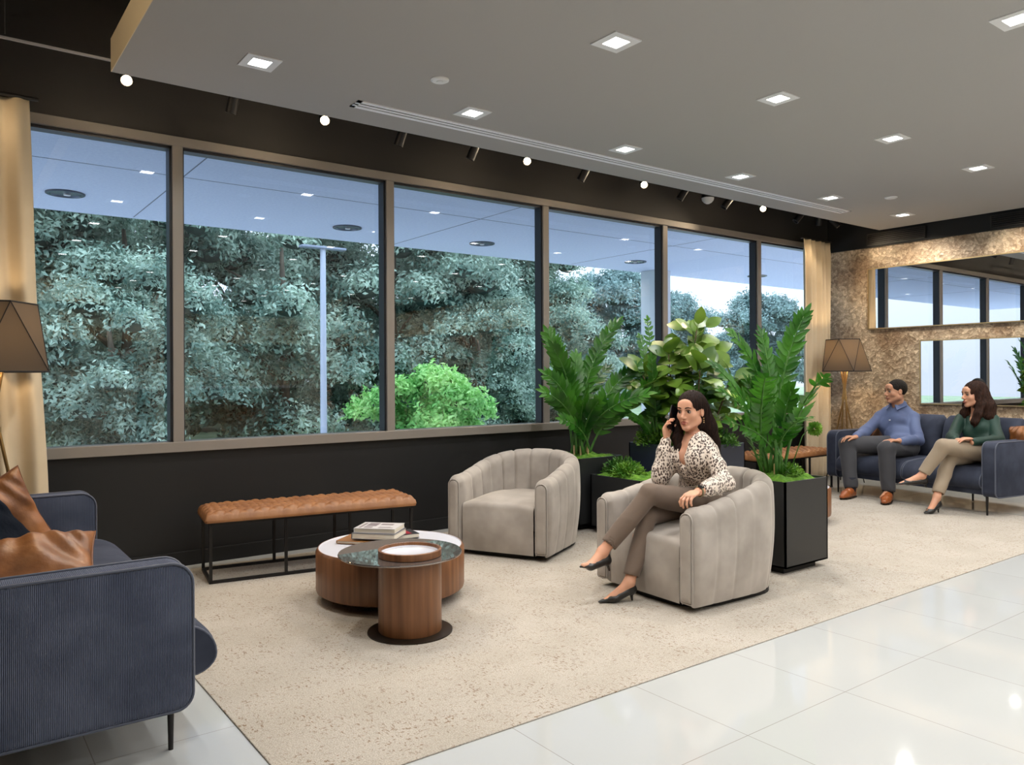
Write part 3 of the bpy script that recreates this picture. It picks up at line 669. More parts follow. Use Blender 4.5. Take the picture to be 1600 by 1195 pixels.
# ---- barrel armchair with channelled back
def barrel_chair(label, loc, rz):
    """front faces local -y"""
    t_ = thing('barrel_armchair', label, 'armchair', loc, rz, 'grey barrel armchairs'); t_.scale = (1.09, 1.09, 1.04)
    W2, D, T = .375, .84, .115                # half width to outer face, depth, wall thickness
    Rb = .33; SEAT = .385
    # centre line of the U wall: from the left front to the right front
    pts = []; hw = W2-T/2; n1 = 14; n2 = 40
    ys = -D/2+.03
    def cl(u):
        L1 = D-T/2-.03-Rb*1.0; La = PI/2*1.0*((hw+Rb)/2)*2; tot = 2*L1+La; s = u*tot
        if s < L1: return Vector((-hw, ys+s, 0)), Vector((0, 1, 0))
        if s > L1+La: s2 = s-L1-La; return Vector((hw, ys+L1-s2, 0)), Vector((0, -1, 0))
        a = PI*(s-L1)/La; e = .86
        ca, sa = math.cos(a), math.sin(a)
        x = -hw*math.copysign(abs(ca)**e, ca); y = ys+L1+Rb*abs(sa)**e
        a2 = a+.01; x2 = -hw*math.copysign(abs(math.cos(a2))**e, math.cos(a2)); y2 = ys+L1+Rb*max(math.sin(a2), 0)**e
        d = Vector((x2-x, y2-y, 0)); 
        if d.length < 1e-6: d = Vector((0, -1, 0)) if a > 1 else Vector((0, 1, 0))
        return Vector((x, y, 0)), d.normalized()
    nch = 13
    def sec(u, v):
        p, d = cl(u); nrm = Vector((-d.y, d.x, 0))       # points outward on the left run
        # smooth the tangent
        h = .545+.13*math.sin(PI*min(max((u-.04)/.92, 0), 1))**1.3
        g = abs(math.sin(PI*nch*u)); gi = 1-(1-g)**6*1.0; gi = 1-(1-g)**5
        th = T/2
        # section loop v: outer bottom -> outer top -> inner top -> inner bottom
        zb = .03
        if v < .38:
            k = v/.38; z = zb+(h-th-zb)*k; off = th+.012*math.sin(PI*k)-.028*(1-k)**1.6; off -= .005*(1-gi)
        elif v < .66:
            a = PI*(v-.38)/.28; z = h-th+th*math.sin(a)*(1.06); off = th*math.cos(a); q = .012*(1-gi); z -= q*math.sin(a); off -= q*math.cos(a)
        else:
            k = (v-.66)/.34; z = h-th-(h-th-zb)*k; off = -th-.010*math.sin(PI*min(k*1.6, 1)); off += .020*(1-gi)*(1-.6*k)
        return p+nrm*off+Vector((0, 0, z))
    m = MB(); NU, NV = 241, 46
    m.grid(sec, NU, NV)
    b = m.bm; b.verts.ensure_lookup_table()
    # closed ends
    allv = list(b.verts)
    for i, fl_ in ((0, 1), (NU-1, 0)):
        loop = [allv[i*NV+j] for j in range(NV)]
        cur = loop; yv = -1
        for k, (ins, out) in enumerate(((.006, .010), (.016, .018), (.028, .022))):
            cx = sum((v.co for v in loop), Vector())/NV; new = []
            for v in loop:
                c0 = Vector((cx.x, v.co.y, min(max(v.co.z, .10), .47))); d = v.co-c0; d.y = 0
                q = v.co-d*(ins/max(d.length, .03)); q.y = v.co.y-out; new.append(b.verts.new(q))
            for j in range(NV-1):
                f = (cur[j], cur[j+1], new[j+1], new[j]); b.faces.new(f if fl_ else f[::-1])
            cur = new
        b.faces.new(cur if fl_ else cur[::-1])
    bmesh.ops.recalc_face_normals(b, faces=b.faces)
    m.build('shell', M_GREY, t_, smooth=50)
    # arm front panels with piping
    for sx in (-1, 1):
        pl = MB(); ol = rrect(.066, .455, (.033, .033, .012, .012), 6, sx*hw, .285)
        y0 = ys-.036
        pl.grid(lambda u, v: Vector((sx*hw+(ol[int(round(u*len(ol))) % len(ol)][0]-sx*hw)*(1-v*.5 if v > .3 else 1), y0+.018-.016*min(v*3, 1)-.003*v, .285+(ol[int(round(u*len(ol))) % len(ol)][1]-.285)*(1-v*.12 if v > .3 else 1))), len(ol), 5, cu=True)
        pl.face([Vector((sx*hw+(x-sx*hw)*.5, y0-.001, .285+(z-.285)*.88)) for x, z in ol])
        pl.build('arm_panel', M_GREY, t_, smooth=60)
        pp = MB(); ol2 = rrect(.078, .47, (.039, .039, .012, .012), 8, sx*hw, .285); pp.tube([(x, ys-.024, z) for x, z in ol2], .0045, 6, closed=True); pp.build('piping', M_GREYP, t_, smooth=True)
    # seat block
    wI = W2-T-.002
    def seat(u, v):
        x = -wI+2*wI*u; # v : bottom front -> top front -> back
        ex = 1-abs(2*u-1)**6
        if v < .4: k = v/.4; y = ys-.012-.018*math.sin(PI*k)*ex; z = .035+(SEAT-.06-.035)*k
        elif v < .55: a = PI/2*(v-.4)/.15; y = ys-.012+.035*(1-math.cos(a)); z = SEAT-.06+.035*math.sin(a)+.012*ex*math.sin(a)
        else: k = (v-.55)/.45; y = ys+.023+(D-.20)*k; z = SEAT-.025+.012*ex+.028*math.sin(PI*min(k*1.1, 1))*ex
        return Vector((x, y, z))
    s_ = MB().grid(seat, 30, 50); o = s_.build('seat', M_GREY, t_, smooth=50)
    MB().prism(rrect(2*W2-.12, D-.12, .2, 8, 0, .0), .0, .04).build('plinth', M_BLK, t_)
    return t_
barrel_chair('empty grey velvet barrel armchair beside the round walnut table', (3.60, 4.72, RG), math.atan2(-.47, -.88)+PI/2)
barrel_chair('grey velvet barrel armchair that the woman on the phone sits in', (3.735, 3.155, RG), -PI/2-.04)

# ---- sofas
def sofa(label, loc, rz, Ls, fabric_arm, prot, backs=2, legs=4, back_h=.86):
    t_ = thing('sofa', label, 'sofa', loc, rz, 'navy sofas')
    D, AT, AH, Z0 = .84, .13, .67, .17; h = Ls/2; yf, yb = -D/2, D/2
    for sx in (-1, 1):    # arms: rounded slab, profile in y-z
        m = MB(); prof = rrect(D-.05, AH-Z0, (.16, .07, .06, .05), 8, -.025, (AH+Z0)/2)
        prof = rrect(D-.05, AH-Z0, (.05, .075, .055, .05), 8, -.025, (AH+Z0)/2)
        x0 = sx*(h-AT/2)
        M = Matrix.Translation((x0, 0, 0)) @ Matrix(((0, 0, 1, 0), (1, 0, 0, 0), (0, 1, 0, 0), (0, 0, 0, 1)))
        b = bmesh.new(); rings = []
        for (xo, ins) in ((-AT/2, .012), (-AT/2+.006, .003), (-AT/2+.018, 0), (AT/2-.018, 0), (AT/2-.006, .003), (AT/2, .012)):
            cx, cy_ = -.025, (AH+Z0)/2; kx = 1-ins*2/(D-.05); kz = 1-ins*2/(AH-Z0)
            rings.append([b.verts.new((x0+xo, cx+(y-cx)*kx, cy_+(z-cy_)*kz)) for y, z in prof])
        n = len(prof)
        for A, B in zip(rings, rings[1:]):
            for j in range(n): b.faces.new((A[j], A[(j+1) % n], B[(j+1) % n], B[j]))
        b.faces.new(rings[0]); b.faces.new(rings[-1]); bmesh.ops.recalc_face_normals(b, faces=b.faces)
        m._merge(b); a_ = m.build('arm', fabric_arm, t_, smooth=50)
        for xo in (-AT/2+.006, AT/2-.006):
            pp = MB().tube([(x0+xo, y, z) for y, z in prof], .0055, 6, closed=True); pp.build('arm_piping', M_NAVYP, a_, smooth=True)
    wi = 2*(h-AT)
    # base rail
    m = MB(); m.box((-h+AT, yf+.03, Z0+.01), (h-AT, yb-.02, Z0+.10), bev=.02); m.build('base_rail', M_NAVY, t_, smooth=40)
    # back shell
    m = MB(); m.box((-h+AT*.6, yb-.15, Z0+.02), (h-AT*.6, yb, back_h-.06), bev=.04, seg=3); m.build('back_frame', M_NAVY, t_, smooth=40)
    # seat cushions, bull nosed
    for k in range(backs):
        x0 = -h+AT+.004+wi*k/backs; x1 = -h+AT-.004+wi*(k+1)/backs; cx = (x0+x1)/2; hwid = (x1-x0)/2
        cu = MB()
        L0 = D-.17+prot; prof = []
        yF = yf-prot; yB = yb-.14; zt, zb = .425, Z0+.055
        prof = [(yB, zb), (yB, zt-.02), (yB-.03, zt)] + [(yB-.03+(yF+.15-yB+.03)*q/8, zt+.018*math.sin(PI*q/8)) for q in range(1, 9)]
        prof += [(yF+.15-.15*math.sin(a), zt-.13+.13*math.cos(a)) for a in [PI/2*q/8 for q in range(1, 9)]]
        prof += [(yF+.09-.09*math.cos(a), zt-.13-(zt-.13-zb)*math.sin(a)) for a in [PI/2*q/6 for q in range(1, 7)]]
        def f(u, v, prof=prof, cx=cx, hwid=hwid):
            j = int(round(v*(len(prof)))) % len(prof); y, z = prof[j]; e = abs(2*u-1); s_ = 1-.035*max(0, (e-.86)/.14)**2
            return Vector((cx+hwid*(2*u-1), (yF+yB)/2+(y-(yF+yB)/2)*s_, (zt+zb)/2+(z-(zt+zb)/2)*(1-.09*max(0, (e-.86)/.14)**2)))
        us = 34
        cu.grid(f, us, len(prof), cv=True)
        bmv = cu.bm; bmv.verts.ensure_lookup_table(); n = len(prof)
        bmv.faces.new([bmv.verts[j] for j in range(n)]); bmv.faces.new([bmv.verts[(us-1)*n+j] for j in range(n)][::-1])
        so = cu.build('seat_cushion', M_NAVY, t_, smooth=50, recalc=True)
        for u in (0.006, .994):
            pp = MB().tube([f(u, j/len(prof)) for j in range(len(prof))], .0055, 6, closed=True); pp.build('cushion_piping', M_NAVYP, so, smooth=True)
        # back cushion
        bw = hwid-.004
        bz0, bz1 = .40, back_h; b0 = yb-.30
        def g(u, v, cx=cx, bw=bw):
            e = abs(2*u-1); fz = abs(2*v-1)
            return Vector((cx+bw*(2*u-1)*(1-.03*fz**6), 0, bz0+(bz1-bz0)*v))
        q = MB(); 
        def gb(u, v):
            a = 2*PI*u; ca, sa = math.cos(a), math.sin(a); r = .26
            x = cx+bw*math.copysign(abs(ca)**r, ca); y = (b0+yb-.06)/2+.10*math.copysign(abs(sa)**.55, sa)
            s_ = (1-abs(2*v-1)**7*.10); z = bz0+(bz1-bz0)*v
            return Vector((cx+(x-cx)*s_, (b0+yb-.06)/2+(y-(b0+yb-.06)/2)*(1-abs(2*v-1)**4*.55)+.10*(v-.5), z))
        q.grid(gb, 64, 24, cu=True); q.bm.verts.ensure_lookup_table()
        q.bm.faces.new([q.bm.verts[i*24] for i in range(64)]); q.bm.faces.new([q.bm.verts[i*24+23] for i in range(64)][::-1])
        q.build('back_cushion', M_NAVY, t_, smooth=60, recalc=True)
    lg = [(-h+.11, yf+.05), (h-.11, yf+.05), (-h+.11, yb-.06), (h-.11, yb-.06)]
    if legs > 4: lg += [(-.28, yf+.22), (0.25, yb-.1)]
    for x, y in lg:
        MB().cyl((x, y, 0), (x, y, Z0+.03), .0085, .013, n=12).build('leg', M_BLKMET, t_, smooth=40)
    return t_
sofa('navy corduroy sofa cut by the left edge, nearest the viewer, with tan leather cushions', (.29, 3.85, 0), PI/2, 2.12, M_CORD, .125, legs=4)
sofa('far navy velvet sofa by the patterned wall with the man and the woman in green', (8.21, 3.87, RG), R(-99.5), 1.86, M_NAVY, .03, legs=5)

# ---- cushions
def pillow(name, label, c, nrm, up, wd, ht, th, m, piping=None, seed=0, grp=None, asym=0):
    c = Vector(c); n = Vector(nrm).normalized(); u = Vector(up); u = (u-n*u.dot(n)).normalized(); r = u.cross(n)
    rnd = random.Random(seed); ph = [rnd.uniform(0, 6) for _ in range(6)]
    M = Matrix.Identity(4)
    for i, ax in enumerate((r, u, n)):
        for j in range(3): M[j][i] = ax[j]
    M.translation = c
    q = MB()
    def f(side):
        def g(a, b):
            x, y = 2*a-1, 2*b-1; pin = 1-.10*(1-abs(x)**2)*(abs(y)**2); piny = 1-.10*(1-abs(y)**2)*abs(x)**2
            z = th/2*((1-abs(x)**4)*(1-abs(y)**4))**.5
            wr = .012*math.sin(5*x+3*y+ph[0])*math.sin(4*y-2*x+ph[1])+.006*math.sin(14*x*y+ph[2]+9*x)
            z = z*(1+asym*x)+wr*min(1, z/th*3)
            return Vector((x*wd/2*piny, y*ht/2*pin, side*z))
        return g
    q.grid(f(1), 40, 40); k = MB().grid(f(-1), 40, 40); bmesh.ops.reverse_faces(k.bm, faces=k.bm.faces); q._merge(k.bm)
    bmesh.ops.remove_doubles(q.bm, verts=q.bm.verts, dist=1e-4)
    o = q.build(name, m, smooth=True); o.matrix_world = M; tag(o, label, 'cushion', grp)
    if piping:
        e = [f(1)(t/24, 0) for t in range(24)]+[f(1)(1, t/24) for t in range(24)]+[f(1)(1-t/24, 1) for t in range(24)]+[f(1)(0, 1-t/24) for t in range(24)]
        MB().tube(e, .004, 5, closed=True).build('seam', piping, o, smooth=True)
    return o
M_SEAM = mat('leather_seam', linc(110, 64, 30), .5)
pillow('throw_cushion', 'tan leather cushion standing against the back of the near sofa, its corner upright', (.237, 4.43, .60), (.35, -.9, .15), (-.43, .05, .9), .42, .42, .13, M_LEATH2, M_SEAM, 1)
pillow('throw_cushion', 'dark navy cushion leaning in front of the upright leather cushion on the near sofa', (.13, 4.13, .58), (.30, -.82, .48), (-.5, .1, .85), .46, .42, .14, mat('midnight_fabric', (.006, .009, .016), .9, spec=.1, bump=.3, bscale=30), None, 3)
pillow('throw_cushion', 'cognac leather cushion lying over the near arm of the near sofa', (.235, 3.19, .60), (-.05, -.50, .86), (.05, .85, .50), .50, .42, .16, M_LEATH2, M_SEAM, 5)

# ---- benches
def bench(label, loc, rz, L_=1.32):
    t_ = thing('tufted_bench', label, 'bench', loc, rz, 'tufted leather benches by the windows')
    W_ = .41; H_ = .385; b_ = .0095; m = MB()
    xs = [0, L_/3, 2*L_/3, L_]; xs = [b_, L_/3*1.05, L_/3*2, L_-b_]
    for k, x in enumerate(xs):
        for y in (b_, W_-b_):
            MB().box((x-b_, y-b_, 0), (x+b_, y+b_, H_), bev=.001, seg=1).build('leg', M_BLKMET, t_)
    m = MB()
    for z in (b_, H_-b_):
        for y in (b_, W_-b_): m.box((0, y-b_, z-b_), (L_, y+b_, z+b_))
        for x in (b_, L_-b_): m.box((x-b_, 0, z-b_), (x+b_, W_, z+b_))
    m.build('frame_rails', M_BLKMET, t_)
    def top(u, v):
        x, y = u*L_, v*W_
        ex = min(u, 1-u)*L_; ey = min(v, 1-v)*W_; e = min(ex, ey)
        edge = math.sqrt(max(0, 1-(1-min(e/.05, 1))**2))
        gx, gy = x/.088, y/.082; A = abs(math.sin(PI*(gx+gy)/1.0)); B = abs(math.sin(PI*(gx-gy)/1.0))
        tuft = (A*B)**.45
        z = H_+.012+edge*(.040+.020*tuft)
        o = .014*(1-edge)
        return Vector((-.024+x*(1+.048/L_), -.014+y*(1+.028/W_), z))
    q = MB().grid(top, 200, 64); o = q.build('leather_seat', M_LEATH, t_, smooth=True)
    sk = MB(); ol = rrect(L_+.048, W_+.028, .02, 4, L_/2, W_/2)
    sk.prism(ol, H_-.004, H_+.016, bev=.004); sk.build('seat_edge', M_LEATH, t_, smooth=40)
    return t_
bench('tan tufted leather bench on a black metal frame below the left windows', (1.375, 5.03, RG), R(-8.5), 1.35)
bench('tan tufted leather bench mostly hidden behind the right ZZ plant by the curtain', (7.0, 5.02, 0), R(-1), 1.3)

# ---- drum tables
def drum_table(label, loc, feet=True):
    t_ = thing('round_drum_table', label, 'coffee table', loc, 0, 'walnut drum tables'); r = .432
    MB().lathe([(r-.02, .05), (r-.004, .06), (r, .075), (r, .285), (r-.012, .303), (r-.016, .303)], 96).build('drum', M_WOOD, t_, smooth=40)
    MB().lathe([(0, .298), (r-.02, .298), (r-.016, .303)], 96).build('top', M_WTOP, t_)
    MB().lathe([(0, .052), (r-.02, .05)], 64).build('underside', M_WOODD, t_)
    for a in (.6, 2.2, 3.8, 5.3):
        MB().cyl((math.cos(a)*.3, math.sin(a)*.3, 0), (math.cos(a)*.3, math.sin(a)*.3, .053), .022, n=16).build('foot', M_BLKMET, t_)
    return t_
drum_table('large round walnut drum coffee table with a white top holding the books', (2.165, 4.125, RG))
drum_table('second walnut drum table half hidden behind the front black planter', (6.10, 4.19, RG))
t_ = thing('pedestal_side_table', 'tall walnut cylinder side table with a round dark glass shelf and white tray', 'side table', (1.94, 3.492, RG))
MB().lathe([(0, 0), (.215, 0), (.215, .006), (.205, .009), (0, .009)], 72).build('base_plate', M_BRONZE, t_, smooth=40)
MB().lathe([(.158, .009), (.16, .013), (.16, .372), (.158, .374)], 80).build('cylinder', M_WOOD, t_, smooth=40)
o = MB().lathe([(0, .374), (.317, .374), (.319, .377), (.319, .381), (.317, .384), (0, .384)], 96, Matrix.Translation((.005, .11, 0))).build('glass_shelf', M_DGLASS, t_, smooth=30)
MB().lathe([(0, .385), (.158, .385), (.160, .387), (.160, .418), (.156, .420), (.150, .420), (.148, .416), (.146, .397), (.140, .394)], 80).build('tray', M_WOOD, t_, smooth=40)
MB().lathe([(0, .3945), (.142, .3945), (.1475, .405), (.1495, .4195)], 64).build('tray_lining', M_WTOP, t_, smooth=True)

# ---- books
def book(label, c, z, rz, L_, W_, T_, cover, pages, art=None):
    t_ = thing('book', label, 'book', (c[0], c[1], z), rz, 'books stacked on the round coffee table')
    e = .0025
    MB().box((-L_/2+.004, -W_/2+.004, e), (L_/2-.002, W_/2-.004, T_-e)).build('pages', pages, t_)
    m = MB(); m.box((-L_/2, -W_/2, 0), (L_/2, W_/2, e)); m.box((-L_/2, -W_/2, T_-e), (L_/2, W_/2, T_)); m.box((-L_/2-.0, -W_/2, 0), (-L_/2+e, W_/2, T_))
    m.build('cover', cover, t_)
    if art:
        m = MB(); 
        for (x0, y0, x1, y1) in art[0]: m.box((x0*L_, y0*W_, T_), (x1*L_, y1*W_, T_+.0004))
        m.build('cover_print', art[1], t_)
M_PAGE = mat('book_pages', linc(226, 218, 200), .8, col2=linc(196, 186, 166), nscale=3, stretch=(1, 1, 120))
bz = .303+RG; bc = (2.155, 4.24)
book('thin dark edged book at the bottom left of the stack', (2.10, 4.30), bz, R(-50), .30, .23, .016, mat('cover_tan', linc(150, 104, 60), .4), M_PAGE)
book('red and black book sticking out to the right at the bottom of the stack', (2.30, 4.28), bz, R(-8), .21, .16, .026, mat('cover_black', (.012, .012, .014), .35), M_PAGE, ([(-.46, -.4, .3, .42)], mat('cover_red', linc(150, 24, 40), .4)))
bz += .0265
book('thick cream book in the middle of the stack', (2.155, 4.255), bz, R(-48), .27, .21, .034, mat('cover_grey', linc(96, 96, 100), .4), M_PAGE)
bz += .0345
book('top book with a pale grey photo cover and lettering strip', (2.165, 4.27), bz, R(-46), .255, .195, .026, mat('cover_pale', linc(206, 202, 202), .3), M_PAGE,
     ([(-.42, -.40, -.36, .35), (-.31, -.1, -.06, .38), (.0, .1, .3, .3), (.05, -.36, .40, -.28), (.05, -.22, .32, -.17), (-.30, -.38, -.1, -.2)], mat('print_taupe', linc(128, 116, 118), .4)))

# ---- tripod floor lamps
M_SHADE = bpy.data.materials.new('lamp_shade_fabric'); M_SHADE.use_nodes = True
N, L, b = M_SHADE.node_tree.nodes, M_SHADE.node_tree.links, M_SHADE.node_tree.nodes['Principled BSDF']
b.inputs['Base Color'].default_value = (*linc(104, 94, 84), 1); b.inputs['Roughness'].default_value = .9
t2 = N.new('ShaderNodeBsdfTranslucent'); t2.inputs[0].default_value = (*linc(150, 138, 120), 1); ms = N.new('ShaderNodeMixShader'); ms.inputs[0].default_value = .5
tco = N.new('ShaderNodeTexCoord'); nn = N.new('ShaderNodeTexNoise'); nn.inputs['Scale'].default_value = 60; mpp = N.new('ShaderNodeMapping'); mpp.inputs['Scale'].default_value = (1, 1, 9)
L.new(tco.outputs['Object'], mpp.inputs[0]); L.new(mpp.outputs[0], nn.inputs['Vector']); bpp = N.new('ShaderNodeBump'); bpp.inputs['Strength'].default_value = .4; L.new(nn.outputs['Fac'], bpp.inputs['Height']); L.new(bpp.outputs[0], b.inputs['Normal'])
L.new(b.outputs[0], ms.inputs[1]); L.new(t2.outputs[0], ms.inputs[2]); L.new(ms.outputs[0], N['Material Output'].inputs[0])
M_SHEDGE = mat('shade_dark_edge', (.012, .011, .012), .7)
M_SHSIDE = mat('shade_dark_panel', linc(58, 50, 48), .85)
M_BRASS = mat('brushed_brass', linc(184, 150, 98), .35, metal=.85)
def tripod_lamp(label, loc, rz, e):
    t_ = thing('tripod_floor_lamp', label, 'floor lamp', loc, rz, 'tripod floor lamps')
    z0, z1 = 1.335, 1.715; n = 5; rb, rt = .30, .205
    bot = [Vector((rb*math.cos(2*PI*k/n), rb*math.sin(2*PI*k/n), z0)) for k in range(n)]
    top = [Vector((rt*math.cos(2*PI*(k+.5)/n), rt*math.sin(2*PI*(k+.5)/n), z1)) for k in range(n)]
    A, B = MB(), MB()
    for k in range(n):
        A.face([bot[k], bot[(k+1) % n], top[k]]); B.face([top[k], bot[(k+1) % n], top[(k+1) % n]])
    sh = A.build('lamp_shade', M_SHADE, t_); md = sh.modifiers.new('s', 'SOLIDIFY'); md.thickness = .003
    s2 = B.build('shade_corner_panels', M_SHADE, sh); md = s2.modifiers.new('s', 'SOLIDIFY'); md.thickness = .003
    m = MB(); m.tube(bot, .005, 6, closed=True); m.tube(top, .005, 6, closed=True)
    for k in range(n): m.tube([bot[k], top[k]], .003, 5); m.tube([bot[(k+1) % n], top[k]], .003, 5)
    m.build('shade_rim', M_SHEDGE, sh)
    MB().cyl((0, 0, 1.30), (0, 0, 1.42), .012, n=12).build('bulb_holder', M_BRASS, t_)
    MB().lathe([(0, -.045), (.02, -.035), (.032, 0), (.026, .03), (0, .042)], 20, Matrix.Translation((0, 0, 1.47))).build('bulb', mat('lamp_bulb', (1, 1, 1), .5, emit=(1, .72, .42), estr=25), t_, smooth=True)
    light('floor_lamp_lamp', 'POINT', Vector(loc)+Vector((0, 0, 1.54)), e, (1, .74, .46), size=.04)
    for k in range(4):
        a = 2*PI*k/4+.5; a2 = a+.9
        foot = Vector((.22*math.cos(a), .22*math.sin(a), 0)); mid = Vector((.018*math.cos(a2), .018*math.sin(a2), 1.02)); tp = Vector((.035*math.cos(a+PI), .035*math.sin(a+PI), 1.335))
        lo_ = foot.lerp(mid, .62)
        lg = MB().tube([foot, lo_], [.006, .009], 8).build('leg', M_BLKMET, t_, smooth=True)
        MB().tube([lo_, mid, tp], [.009, .010, .010], 8).build('brass_sleeve', M_BRASS, lg, smooth=True)
    MB().lathe([(0, 0), (.03, 0), (.03, .03), (0, .03)], 20, Matrix.Translation((0, 0, 1.0))).build('collar', M_BRASS, t_)
tripod_lamp('tripod floor lamp with a grey faceted shade beside the far sofa', (8.78, 5.13, 0), .25, 15)
tripod_lamp('tripod floor lamp cut by the left edge in front of the left curtain', (.27, 5.16, 0), .62, 6)

# ---- planters
M_PLB = mat('planter_black_satin', (.018, .019, .020), .4, spec=.5)
M_PLN = mat('planter_blue_black', (.020, .026, .042), .35, spec=.5)
M_MOSS = mat('green_moss', linc(62, 108, 22), .95, col2=linc(104, 150, 40), nscale=24, bump=.8, bscale=90)
def planter(label, x0, x1, y0, y1, h, m, moss=True, seed=0, z=RG):
    cx, cy_ = (x0+x1)/2, (y0+y1)/2; a, b_ = (x1-x0)/2, (y1-y0)/2
    t_ = thing('square_planter', label, 'planter', (cx, cy_, z), 0, 'black metal planters')
    q = MB(); w = .012; zb = .045
    q.box((-a, -b_, zb), (a, b_, zb+.01))
    for lo, hi in (((-a, -b_, zb), (-a+w, b_, h)), ((a-w, -b_, zb), (a, b_, h)), ((-a, -b_, zb), (a, -b_+w, h)), ((-a, b_-w, zb), (a, b_, h))): q.box(lo, hi)
    q.build('box', m, t_)
    MB().box((-a+.05, -b_+.05, 0), (a-.07, b_-.05, zb)).build('recessed_plinth', M_BLK, t_)
    rnd = random.Random(seed); ph = rnd.uniform(0, 6)
    def ms_(u, v):
        x, y = -a+w+(2*a-2*w)*u, -b_+w+(2*b_-2*w)*v; e = min(u, 1-u, v, 1-v)
        return Vector((x, y, h-.02+(.035*min(1, e*5) if moss else -.02)+(.014*math.sin(23*x+ph)*math.sin(19*y+2*ph)+.007*math.sin(61*x)*math.sin(57*y+ph) if moss else 0)))
    MB().grid(ms_, 50, 50).build('moss_bed' if moss else 'soil', M_MOSS if moss else mat('planter_soil', (.012, .010, .008), 1), t_, smooth=True)
    return t_
planter('tall black square planter in front with moss and the right ZZ plant', 4.38, 4.86, 2.965, 3.44, .60, M_PLB)
planter('tall black planter behind the empty armchair with the left ZZ plant', 4.29, 4.80, 4.86, 5.34, .60, M_PLB, seed=4)
planter('low black planter with ferns between the two armchairs', 4.37, 4.86, 4.24, 4.80, .475, M_PLB, seed=6)
planter('large blue black square planter with the fiddle leaf fig, behind the woman', 4.95, 5.67, 4.24, 4.93, .70, M_PLN, moss=False, seed=8)
# ================================================================== plants
def gloss_leaf(name, c1, c2, rough=.32, ns=4):
    m = mat(name, c1, rough, spec=.5, col2=c2, nscale=ns, ndetail=2); N, L, b = nodes(m)
    t2 = N.new('ShaderNodeBsdfTranslucent'); ms = N.new('ShaderNodeMixShader'); ms.inputs[0].default_value = .22
    L.new(b.inputs['Base Color'].links[0].from_socket, t2.inputs[0]); L.new(b.outputs[0], ms.inputs[1]); L.new(t2.outputs[0], ms.inputs[2])
    L.new(ms.outputs[0], N['Material Output'].inputs[0]); return m
M_ZZ = gloss_leaf('zz_leaf', linc(24, 78, 18), linc(70, 130, 36))
M_ZZS = mat('zz_stem', linc(84, 128, 58), .5, col2=linc(60, 110, 44), nscale=20)
M_FIG = gloss_leaf('fig_leaf', linc(52, 92, 30), linc(118, 152, 52), .35, 3)
M_FERN = gloss_leaf('fern_leaf', linc(60, 118, 28), linc(130, 172, 60), .5, 9)
M_FERND = gloss_leaf('boxwood_leaf', linc(40, 92, 30), linc(96, 140, 52), .5, 9)
M_CANE = mat('pale_cane', linc(206, 176, 130), .7)
M_BRN = mat('fig_trunk', linc(86, 68, 48), .8)
def leaf(q, base, d, nrm, ln, wd, fold=.25, droop=.15, n=5, tipw=.0, shape=1.0):
    """one pointed leaf blade with a folded midrib"""
    d = d.normalized(); s = d.cross(nrm)
    if s.length < 1e-4: s = d.cross(Vector((.3, .5, .8)))
    s.normalize(); nn = s.cross(d).normalized(); L0 = []
    rows = []
    for i in range(n+1):
        t = i/n; w = wd/2*(math.sin(PI*min(t**(.75*shape), 1))**.75)*(1 if t < 1 else 0)
        c = base+d*ln*t-nn*ln*droop*t*t
        if i in (0, n): rows.append([q.bm.verts.new(c)])
        else: rows.append([q.bm.verts.new(c-s*w+nn*w*fold), q.bm.verts.new(c), q.bm.verts.new(c+s*w+nn*w*fold)])
    for A, B in zip(rows, rows[1:]):
        if len(A) == 1: q.bm.faces.new((A[0], B[1], B[0])); q.bm.faces.new((A[0], B[2], B[1]))
        elif len(B) == 1: q.bm.faces.new((A[0], A[1], B[0])); q.bm.faces.new((A[1], A[2], B[0]))
        else: q.bm.faces.new((A[0], A[1], B[1], B[0])); q.bm.faces.new((A[1], A[2], B[2], B[1]))
def zz_frond(parent, p0, ctrl, tip, npair, ll, lw, face, seed):
    rnd = random.Random(seed); p0, ctrl, tip = Vector(p0), Vector(ctrl), Vector(tip)
    B = lambda t: p0*(1-t)**2+ctrl*2*t*(1-t)+tip*t*t
    T = lambda t: ((ctrl-p0)*(1-t)*2+(tip-ctrl)*2*t).normalized()
    fr = thing_part('frond', parent); q = MB()
    pts = [B(k/16) for k in range(17)]; st = MB().tube(pts, [.011*(1-.8*k/16)+.001 for k in range(17)], 7).build('stem', M_ZZS, fr, smooth=True)
    face = Vector(face).normalized()
    for k in range(npair):
        t = .32+.66*k/(npair-1); p = B(t); tg = T(t); side = tg.cross(face)
        if side.length < .1: side = tg.cross(Vector((0, 0, 1)))
        side.normalize(); f2 = side.cross(tg).normalized()
        e = math.sin(PI*min((k+1.6)/(npair+1.3), 1))**.5; L_ = ll*.9*(.55+.45*e); W_ = lw*(.6+.4*e)
        for sg in (1, -1):
            ang = R(60-28*t+rnd.uniform(-6, 6)); d = tg*math.cos(ang)+side*sg*math.sin(ang)+f2*rnd.uniform(-.12, .22)
            leaf(q, p+tg*rnd.uniform(-.008, .008), d, f2*1+side*sg*rnd.uniform(-.35, .1), L_*rnd.uniform(.9, 1.1), W_, .22, .10)
    leaf(q, tip, T(1), face, ll*.75, lw*.8)
    o = q.build('leaflets', M_ZZ, fr, smooth=True)
    return fr
def thing_part(name, parent):
    o = bpy.data.objects.new(name, None); C.objects.link(o); o.parent = parent; o.empty_display_size = .02; return o
VIEW = Vector((-math.cos(YAW), -math.sin(YAW), .1))
